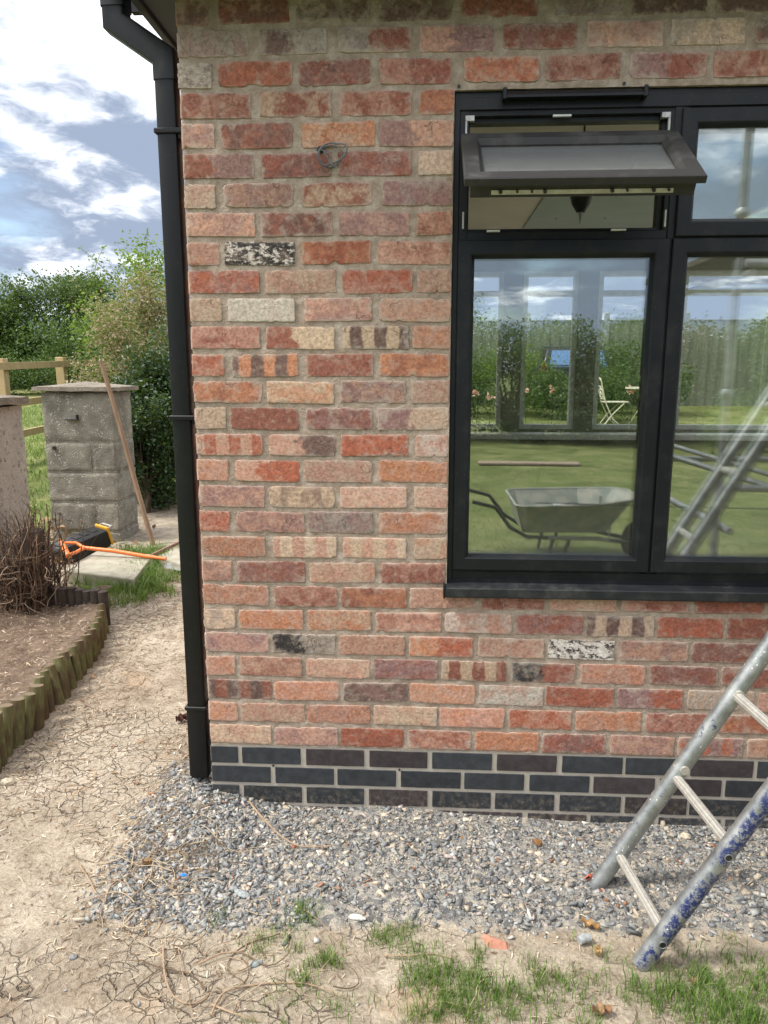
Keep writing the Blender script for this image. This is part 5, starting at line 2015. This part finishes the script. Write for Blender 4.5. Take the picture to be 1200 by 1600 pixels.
for s_ in (.475, .75 + .0):
    c0 = F1 + DL * (s_ - .0)
    mb = MB()
    mb.tube([c0 + np.array([0, -.020, 0]), c0 + np.array([0, -.030, 0])], .013, 12)
    build('rivet', mb, M_ALU, st1)
for s_ in (.075, .205 + .17):
    c0 = F2 + DL * (s_ + .02)
    mb = MB()
    mb.tube([c0 + np.array([.0, -.0246, -.0]), c0 + np.array([.0, -.015, 0])], .0085, 14)
    build('lock_hole', mb, M_BLACK, st2)
    mb = MB()
    q = []
    for i in range(17):
        a_ = 2 * math.pi * i / 16
        q.append(c0 + np.array([.0098 * math.cos(a_), -.0238, .0098 * math.sin(a_)]))
    mb.tube(q, .002, 6, False)
    build('hole_rim', mb, M_GALV, st2, True)
# split orange cap
mb = MB()
u = np.cross(DL, [0, 1., 0])
u /= np.linalg.norm(u)
vs = []
n = 13
for s_ in (-.004, .020):
    for rr in (.0262, .0345):
        for j in range(n):
            ang = math.pi * (-.05 + 1.45 * j / (n - 1)) + math.pi * .55
            flare = 1 + (.22 if s_ < 0 else 0)
            vs.append(F1 + DL * s_ + (u * math.cos(ang) + np.array([0, -1., 0]) * math.sin(ang)) * rr * flare)
fs = []
for j in range(n - 1):
    for l0, l1 in ((0, 1), (1, 3), (3, 2), (2, 0)):
        fs.append((l0 * n + j, l0 * n + j + 1, l1 * n + j + 1, l1 * n + j))
mb.add(vs, fs)
build('split_cap', mb, simple('faded_orange_rubber', (.55, .16, .09), (.42, .11, .06), .6, scale=60, bump=.2), st1)
# the other half of the trestle, standing beyond the picture
AP1, AP2 = F1 + DL * TOPS, F2 + DL * TOPS
G1, G2 = AP1 * np.array([1, 1, 0]) + np.array([1.12, 0, 0]), AP2 * np.array([1, 1, 0]) + np.array([1.12, 0, 0])
gal('rear_stile', G1, AP1 + np.array([.03, 0, 0]), .0245, M_GALV, lad)
gal('rear_stile', G2, AP2 + np.array([.03, 0, 0]), .0245, M_GALV, lad)
for t in (.15, .4, .65, .9):
    mb = MB()
    mb.tube([G1 + (AP1 - G1) * t + np.array([0, -.02, 0]), G2 + (AP2 - G2) * t + np.array([0, .02, 0])], .014, 10)
    build('rear_rung', mb, M_ALU, lad)
mb = MB()
mb.tube([AP1 + np.array([.015, .05, -.01]), AP2 + np.array([.015, -.05, -.01])], .02, 12)
build('hinge_bar', mb, M_GALV, lad, True)

# ================================================================== scaffold tower behind the camera
tow = thing('scaffold_tower', (3.4, -2.8, 0), 'grey tube scaffold tower mirrored in the right hand window panes', 'scaffold')
TX0, TX1, TY0, TY1 = 2.52, 4.4, -2.02, -3.5
for x_ in (TX0, TX1):
    for y_ in (TY0, TY1):
        mb = MB()
        mb.tube([(x_, y_, gh(x_, y_) - .02), (x_, y_, 3.6)], .0245, 16)
        sd2 = build('standard', mb, M_GALV, tow, True)
        for z_ in (1.42, 2.42):
            mb = MB()
            mb.tube([(x_, y_, z_ - .03), (x_, y_, z_ - .01), (x_, y_, z_ + .01), (x_, y_, z_ + .03)], [.030, .040, .040, .030], 16)
            build('collar', mb, M_GALV, sd2, True)
for z_ in (.87, 2.15):
    for y_ in (TY0, TY1):
        mb = MB()
        mb.tube([(TX0 + .02, y_ + .045, z_), (TX1 + .15, y_ + .045, z_)], .023, 14)
        build('ledger', mb, M_GALV, tow, True)
for x_ in (TX0, TX1):
    for z_ in (.62, 2.09):
        mb = MB()
        mb.tube([(x_ + .045, TY0 + .1, z_), (x_ + .045, TY1 - .1, z_)], .023, 14)
        build('transom', mb, M_GALV, tow, True)
mb = MB()
mb.tube([(TX0 + .05, TY1 + .05, .93), (TX1, TY0 - .1, .38)], .023, 14)
build('brace', mb, M_GALV, tow, True)
mb = MB()
mb.tube([(TX0 + .09, TY1 + .09, 1.0), (TX1, TY0 - .2, .47)], .018, 14)
build('brace', mb, M_GALV, tow, True)
M_PLANK = simple('old_scaffold_plank', (.10, .085, .065), (.06, .05, .04), .85, scale=20, bump=.4, stretch=(.15, 1, 1))
for k in range(6):
    mb = MB()
    mb.box((TX0 - .15, TY1 + .12 + .23 * k, 2.178), (TX1 + .2, TY1 + .34 + .23 * k, 2.216), .004)
    build('deck_plank', mb, M_PLANK, tow)
mb = MB()
q = []
for i in range(15):
    t = i / 14
    q.append((TX0 - 1.0 + 6 * t, -2.6 - .2 * t, .66 - .05 * math.sin(t * 3.1) - (.55 * max(0, t - .5))))
mb.tube(q, .004, 6)
o = build('black_cable', mb, M_BLACK, None, True)
tag(o, 'thin black cable strung low across the lawn, mirrored in the panes', 'cable')

# ================================================================== wheelbarrow behind the camera
wbx, wby = 1.93, -3.55
wb = thing('wheelbarrow', (wbx, wby, gh(wbx, wby)), 'muddy green wheelbarrow on the lawn, mirrored in the lower left pane', 'wheelbarrow')
M_TRAY = simple('muddy_green_tray', (.19, .225, .20), (.42, .39, .33), .6, .2, 9, .3, .004)
top = [(-.47, -.36), (-.40, -.42), (.15, -.41), (.42, -.30), (.50, -.14), (.50, .14), (.42, .30), (.15, .41), (-.40, .42), (-.47, .36)]
bot = [(-.40, -.24), (-.36, -.27), (.12, -.26), (.26, -.19), (.30, -.10), (.30, .10), (.26, .19), (.12, .26), (-.36, .27), (-.40, .24)]
n = len(top)
mb = MB()
zt = [.53, .535, .55, .57, .58, .58, .57, .55, .535, .53]
vs = [(wbx + x, wby + y, zt[i]) for i, (x, y) in enumerate(top)] + [(wbx + x, wby + y, .30) for x, y in bot] + \
     [(wbx + x * .985, wby + y * .98, zt[i]) for i, (x, y) in enumerate(top)] + [(wbx + x * .98, wby + y * .97, .306) for x, y in bot]
fs = [(i, (i + 1) % n, n + (i + 1) % n, n + i) for i in range(n)] + [(2 * n + i, 3 * n + i, 3 * n + (i + 1) % n, 2 * n + (i + 1) % n) for i in range(n)]
fs += [(i, 2 * n + i, 2 * n + (i + 1) % n, (i + 1) % n) for i in range(n)] + [tuple(range(n, 2 * n)), tuple(range(3 * n, 4 * n))[::-1]]
mb.add(vs, fs)
tray = build('tray', mb, M_TRAY, wb)
mb = MB()
mb.tube([vs[i % n] for i in range(n + 1)], .011, 8)
build('rim', mb, M_TRAY, tray, True)
for sg in (-1, 1):
    mb = MB()
    mb.tube([(wbx + .62, wby + .05 * sg, .17), (wbx + .20, wby + .17 * sg, .235), (wbx - .36, wby + .25 * sg, .26), (wbx - .50, wby + .27 * sg, .34), (wbx - .62, wby + .28 * sg, .50), (wbx - .80, wby + .29 * sg, .545)], .016, 10)
    fr_ = build('handle', mb, M_BLACK, wb, True)
    mb = MB()
    mb.tube([(wbx + .30, wby + .20 * sg, .52), (wbx + .28, wby + .21 * sg, .24), (wbx - .20, wby + .26 * sg, .26)], .014, 8)
    mb.v = mb.v
    build('stay', mb, M_GALV, wb, True)
    mb = MB()
    mb.tube([(wbx - .16, wby + .24 * sg, .26), (wbx - .20, wby + .26 * sg, .045), (wbx - .10, wby + .26 * sg, .045), (wbx - .02, wby + .23 * sg, .26)], .014, 8)
    build('leg', mb, M_BLACK, wb, True)
mb = MB()
q = [(wbx + .62 + .145 * math.cos(a), wby, .19 + .145 * math.sin(a)) for a in np.linspace(0, 2 * math.pi, 25)]
mb.tube(q, .045, 12, False)
wh = build('wheel', mb, M_BLACK, wb, True)
mb = MB()
mb.tube([(wbx + .62, wby - .05, .19), (wbx + .62, wby - .02, .19), (wbx + .62, wby + .02, .19), (wbx + .62, wby + .05, .19)], [.02, .11, .11, .02], 16)
build('rim', mb, M_GALV, wh, True)
for i, (x, y, c, l) in enumerate(((-.08, .02, (.75, .75, .72), 'white plastic bottle among the rubble in the wheelbarrow'), (.04, -.04, (.03, .03, .035), 'black offcut of plastic among the rubble in the wheelbarrow'))):
    mb = MB()
    mb.tube([(wbx + x - .05, wby + y, .45), (wbx + x - .045, wby + y, .455), (wbx + x + .03, wby + y + .02, .46), (wbx + x + .06, wby + y + .02, .465)], [.02, .035, .035, .015], 10)
    o = build(('plastic_bottle', 'plastic_offcut')[i], mb, simple('rubbish', c, c, .4, bump=0), None, True)
    tag(o, l, ('bottle', 'offcut')[i])
mb = MB()
X_, Y_ = np.meshgrid(np.linspace(-.36, .3, 14), np.linspace(-.22, .22, 10))
Zr = .38 + .06 * (1 - (X_ / .4) ** 2) * (1 - (Y_ / .3) ** 2) + .02 * fbm(X_ * 9, Y_ * 9)
vs = np.c_[(wbx + X_).ravel(), (wby + Y_).ravel(), Zr.ravel()]
mb.add(vs, [(r * 14 + c, r * 14 + c + 1, (r + 1) * 14 + c + 1, (r + 1) * 14 + c) for r in range(9) for c in range(13)])
o = build('rubble_heap', mb, simple('dry_mortar_rubble', (.36, .29, .21), (.20, .16, .12), .95, scale=25, bump=.9, bd=.01), None, True)
tag(o, 'heap of dry rubble and soil inside the wheelbarrow', 'rubble')
# a board on the lawn
mb = MB()
mb.box((1.6, -9.6, gh(1.5, -9.5) + .01), (3.2, -9.35, gh(1.5, -9.5) + .05), .01)
o = build('timber_sleeper', mb, simple('pinkish_timber', (.36, .27, .20), (.28, .20, .15), .85, scale=12))
tag(o, 'weathered timber sleeper lying far out on the lawn, mirrored in the glass', 'sleeper')

# hedge behind the camera, seen mirrored
spec = [(-4.5, 1.7, 1.7, 0), (-1.6, 1.7, 1.8, 0), (.6, 1.6, 1.7, 0), (2.6, 1.5, 1.25, 0), (4.3, 1.5, 1.3, 0), (6.1, 1.5, 1.25, 1), (8.2, 1.6, 1.35, 0), (10.4, 1.7, 1.6, 0), (13, 1.9, 1.9, 0), (16, 2, 1.9, 0)]
for i, (x_, rx_, rz_, k) in enumerate(spec):
    bush('boundary_tree', 'purple brown leaved shrub in the hedge behind the camera, mirrored in the right pane' if k else 'leafy green hedge tree beyond the lawn, seen mirrored in the window', 'tree',
         (x_, -14.0 + .5 * math.sin(i * 2), .05), (rx_, 1.1, rz_), 26000, .075, M_PLUM if k else M_HEDGE, 60, .05, None if k else 'hedge trees beyond the lawn', sprays=8, lift=.44, sig=.22)
bush('boundary_tree', 'dark overhanging shrub nearer the house at the right end of the hedge', 'tree', (7.4, -11.2, .05), (1.0, .9, 1.25), 7000, .08, M_HEDGE, 30, .06, sprays=10, lift=.5, sig=.25)
bush('rose_bush', 'low rose bush with cream flowers in front of the mirrored hedge', 'shrub', (6.3, -10.6, .05), (.7, .5, .5), 4000, .06, M_HEDGE, 20, .03, lift=.5)

# ================================================================== garden seen through the house
GY = 12.5
M_PANEL = simple('green_grey_fence_board', (.22, .24, .17), (.16, .18, .12), .85, scale=10, bump=.2, stretch=(1, 1, .1))
gz0 = gh(4, 16.5)
for k in range(10):
    x0 = -.6 + 1.9 * k
    p_ = thing('fence_panel', (x0 + .95, 16.5, gz0), 'one of the tall vertical board fence panels at the back of the garden', 'fence panel', 'board fence panels behind the garden')
    mb = MB()
    mb.box((x0 - .06, 16.44, gz0 - .1), (x0 + .06, 16.56, gz0 + 2.16), .01)
    po = build('post', mb, M_PANEL, p_)
    mb = MB()
    mb.tube([(x0, 16.5, gz0 + 2.16), (x0, 16.5, gz0 + 2.20), (x0, 16.5, gz0 + 2.26)], [.05, .07, .03], 12)
    build('finial', mb, M_PANEL, po, True)
    mb = MB()
    for j in range(15):
        mb.box((x0 + .065 + .118 * j, 16.49 - .012 * (j % 2), gz0), (x0 + .19 + .118 * j, 16.505 - .012 * (j % 2), gz0 + 2.03))
    build('boards', mb, M_PANEL, p_)
    mb = MB()
    mb.box((x0 + .06, 16.46, gz0 + 2.032), (x0 + 1.84, 16.53, gz0 + 2.06), .003)
    build('capping_rail', mb, M_PANEL, p_)
gg = lambda y: gh(3, y)
for i, (x_, y_, rx_, rz_, m_) in enumerate(((1.3, 14.0, 1.0, .75, M_HEDGE), (2.6, 14.4, .9, .7, M_ASH), (3.9, 13.4, .9, .55, M_HEDGE), (5.4, 14.4, 1.1, .8, M_HEDGE), (.2, 14.6, .9, .9, M_ASH))):
    bush('garden_shrub', ('low green shrub at the left behind the glass', 'pale green shrub left of the parked car', 'round shrub in front of the parked car', 'dense shrub behind the bistro chair', 'light green shrub at the far left of the garden')[i],
         'shrub', (x_, y_, gg(y_)), (rx_, .7, rz_), 5200, .07, m_, 24, .04, lift=.46, sig=.28)
for i, (px_, py_) in enumerate(((745, 615), (765, 620), (822, 610), (863, 608), (987, 612))):
    q = on_y(px_, py_, 12.2)
    P = rng.normal(0, .03, (18, 3)) + q
    th = thing('rose_flower', (q[0], q[1], gg(q[1])), ('apricot rose bloom at the far left of the garden', 'second apricot bloom just right of the leftmost one', 'pinkish bloom beside the post of the middle window', 'pale pink bloom in front of the parked car', 'cream bloom right of the bistro chair')[i], 'flower')
    mb = MB()
    mb.tube([(q[0], q[1], gg(q[1]) - .03), (q[0] + .03, q[1], (gg(q[1]) + q[2]) / 2), tuple(q)], .006, 5)
    build('stem', mb, M_HEDGE, th)
    leaves(P, .07, 'petals', M_FLOWER, th, aspect=.9)
# cream bistro chair
ch = thing('bistro_chair', tuple(on_y(960, 658, 12.5) * np.array([1, 1, 0]) + np.array([0, 0, gg(12.5)])), 'cream scrollwork metal folding chair on the lawn seen through the far window', 'chair')
cx_, cy_, cz_ = on_y(960, 658, 12.5)[0], 12.5, gg(12.5)
M_CREAM = simple('cream_painted_metal', (.75, .72, .55), (.6, .57, .43), .5, scale=30, bump=0)
s_ = 1.0
def ct(name, pts, r_=.013):
    mb = MB()
    mb.tube([(cx_ + p[0], cy_ + p[1], cz_ + p[2]) for p in pts], r_, 6)
    return build(name, mb, M_CREAM, ch, True)


# seen from the side: back at the left, seat to the right
for sy_ in (-.19, .19):
    ct('back_post', [(-.34, sy_, .86), (-.24, sy_, .45), (-.08, sy_, .12), (.06, sy_, .0)])
    ct('leg', [(-.24, sy_, .0), (-.1, sy_, .2), (.12, sy_, .42)])
ct('top_rail', [(-.34, -.19, .86), (-.35, -.1, .90), (-.35, 0, .88), (-.35, .1, .90), (-.34, .19, .86)])
ct('mid_rail', [(-.31, -.19, .74), (-.31, .19, .74)])
ct('low_rail', [(-.255, -.19, .5), (-.255, .19, .5)])
for k in (-1, 1):
    ct('scroll', [(-.285 - .02 * math.sin(t), k * (.06 + .05 * math.cos(t * 1.5)), .62 + .10 * math.sin(t)) for t in np.linspace(-1.6, 2.6, 14)], .010)
    ct('scroll', [(-.30, k * .02, .73), (-.285, k * .11, .66), (-.28, k * .03, .60), (-.26, k * .12, .53)], .009)
mb = MB()
mb.box((cx_ - .26, cy_ - .2, cz_ + .43), (cx_ + .22, cy_ + .2, cz_ + .455), .01)
build('seat', mb, M_CREAM, ch)
tx_, ty_ = on_y(1000, 640, 12.4)[0], 12.3
tbl = thing('bistro_table', (tx_, ty_, cz_), 'small round cream table beside the scrollwork chair', 'table')
mb = MB()
mb.tube([(tx_, ty_, cz_ + .70), (tx_, ty_, cz_ + .73)], .32, 24)
build('table_top', mb, M_CREAM, tbl)
for k in range(3):
    a = k * 2.1 + .4
    mb = MB()
    mb.tube([(tx_ + .05 * math.cos(a), ty_ + .05 * math.sin(a), cz_ + .69), (tx_ + .03 * math.cos(a), ty_ + .03 * math.sin(a), cz_ + .35), (tx_ + .24 * math.cos(a), ty_ + .24 * math.sin(a), cz_)], .012, 6)
    build('leg', mb, M_CREAM, tbl, True)
# parked car beyond the shrubs
carx, cary = 4.25, 15.3
cz0 = gh(carx, cary)
car = thing('parked_car', (carx, cary, cz0), 'dark car parked beyond the shrubs with blue sky in its rear window', 'car')
M_CARP = simple('dark_car_paint', (.03, .035, .045), (.04, .045, .055), .25, .3, 5, 0)
M_CARG = material('sky_painted_car_window', .04, spec=1)[0]
M_CARG.node_tree.nodes['Principled BSDF'].inputs['Base Color'].default_value = (.10, .20, .38, 1)  # reflected blue sky painted into the window's base colour
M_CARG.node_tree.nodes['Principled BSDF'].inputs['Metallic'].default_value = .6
M_RED = simple('red_tail_lamp', (.22, .02, .02), (.16, .015, .015), .2, bump=0)


def loft(mb, secs):
    k = len(secs[0])
    base = []
    for s1 in secs:
        base += s1
    mb.add(base, [(i * k + j, i * k + (j + 1) % k, (i + 1) * k + (j + 1) % k, (i + 1) * k + j) for i in range(len(secs) - 1) for j in range(k)] + [tuple(range(k)), tuple(range((len(secs) - 1) * k, len(secs) * k))])


def sec(y, w, zb, zt, r_=.08):
    p_ = []
    for sx_, sz_, a0 in ((1, 0, -math.pi / 2), (1, 1, 0), (-1, 1, math.pi / 2), (-1, 0, math.pi)):
        for q_ in range(4):
            a = a0 + q_ * math.pi / 6
            p_.append((carx + sx_ * (w - r_) + r_ * math.cos(a), cary + y, cz0 + ((zt - r_) if sz_ else (zb + r_)) + r_ * math.sin(a)))
    return p_


mb = MB()
loft(mb, [sec(-.02, .82, .45, .80), sec(0, .88, .32, .95), sec(.15, .90, .28, .98), sec(1.6, .91, .26, .97), sec(3.0, .90, .26, .94), sec(3.9, .86, .28, .85), sec(4.15, .75, .35, .70)])
build('body', mb, M_CARP, car, True)
mb = MB()
loft(mb, [sec(.08, .80, .93, 1.0, .03), sec(.32, .72, .93, 1.40), sec(.6, .70, .93, 1.46), sec(1.8, .68, .93, 1.47), sec(2.4, .68, .93, 1.38), sec(3.1, .78, .93, .97, .015)])
cab = build('cabin', mb, M_CARP, car, True)
mb = MB()
mb.add([(carx - .66, cary + .075, cz0 + .99), (carx + .66, cary + .075, cz0 + .99), (carx + .58, cary + .295, cz0 + 1.37), (carx - .58, cary + .295, cz0 + 1.37)], [(0, 1, 2, 3)])
mb.v += [(x, y + .02, z) for x, y, z in mb.v]
mb.f += [(4, 7, 6, 5), (0, 4, 5, 1), (2, 6, 7, 3), (1, 5, 6, 2), (0, 3, 7, 4)]
build('rear_window', mb, M_CARG, car)
for sg in (-1, 1):
    mb = MB()
    mb.box((carx + sg * .79 - .05, cary - .03, cz0 + .72), (carx + sg * .79 + .05, cary + .06, cz0 + 1.10), .02)
    build('tail_lamp', mb, M_RED, car)
    mb = MB()
    mb.box((carx + sg * .62 - .015, cary + .5, cz0 + 1.475), (carx + sg * .62 + .015, cary + 2.0, cz0 + 1.50), .006)
    build('roof_rail', mb, M_GALV, car)
    for yy in (.8, 3.3):
        mb = MB()
        mb.tube([(carx + sg * .72, cary + yy, cz0 + .32), (carx + sg * .91, cary + yy, cz0 + .32)], .32, 24)
        w_ = build('wheel', mb, M_BLACK, car, True)
        mb = MB()
        mb.tube([(carx + sg * .90, cary + yy, cz0 + .32), (carx + sg * .92, cary + yy, cz0 + .32)], .20, 20)
        build('rim', mb, M_GALV, w_, True)
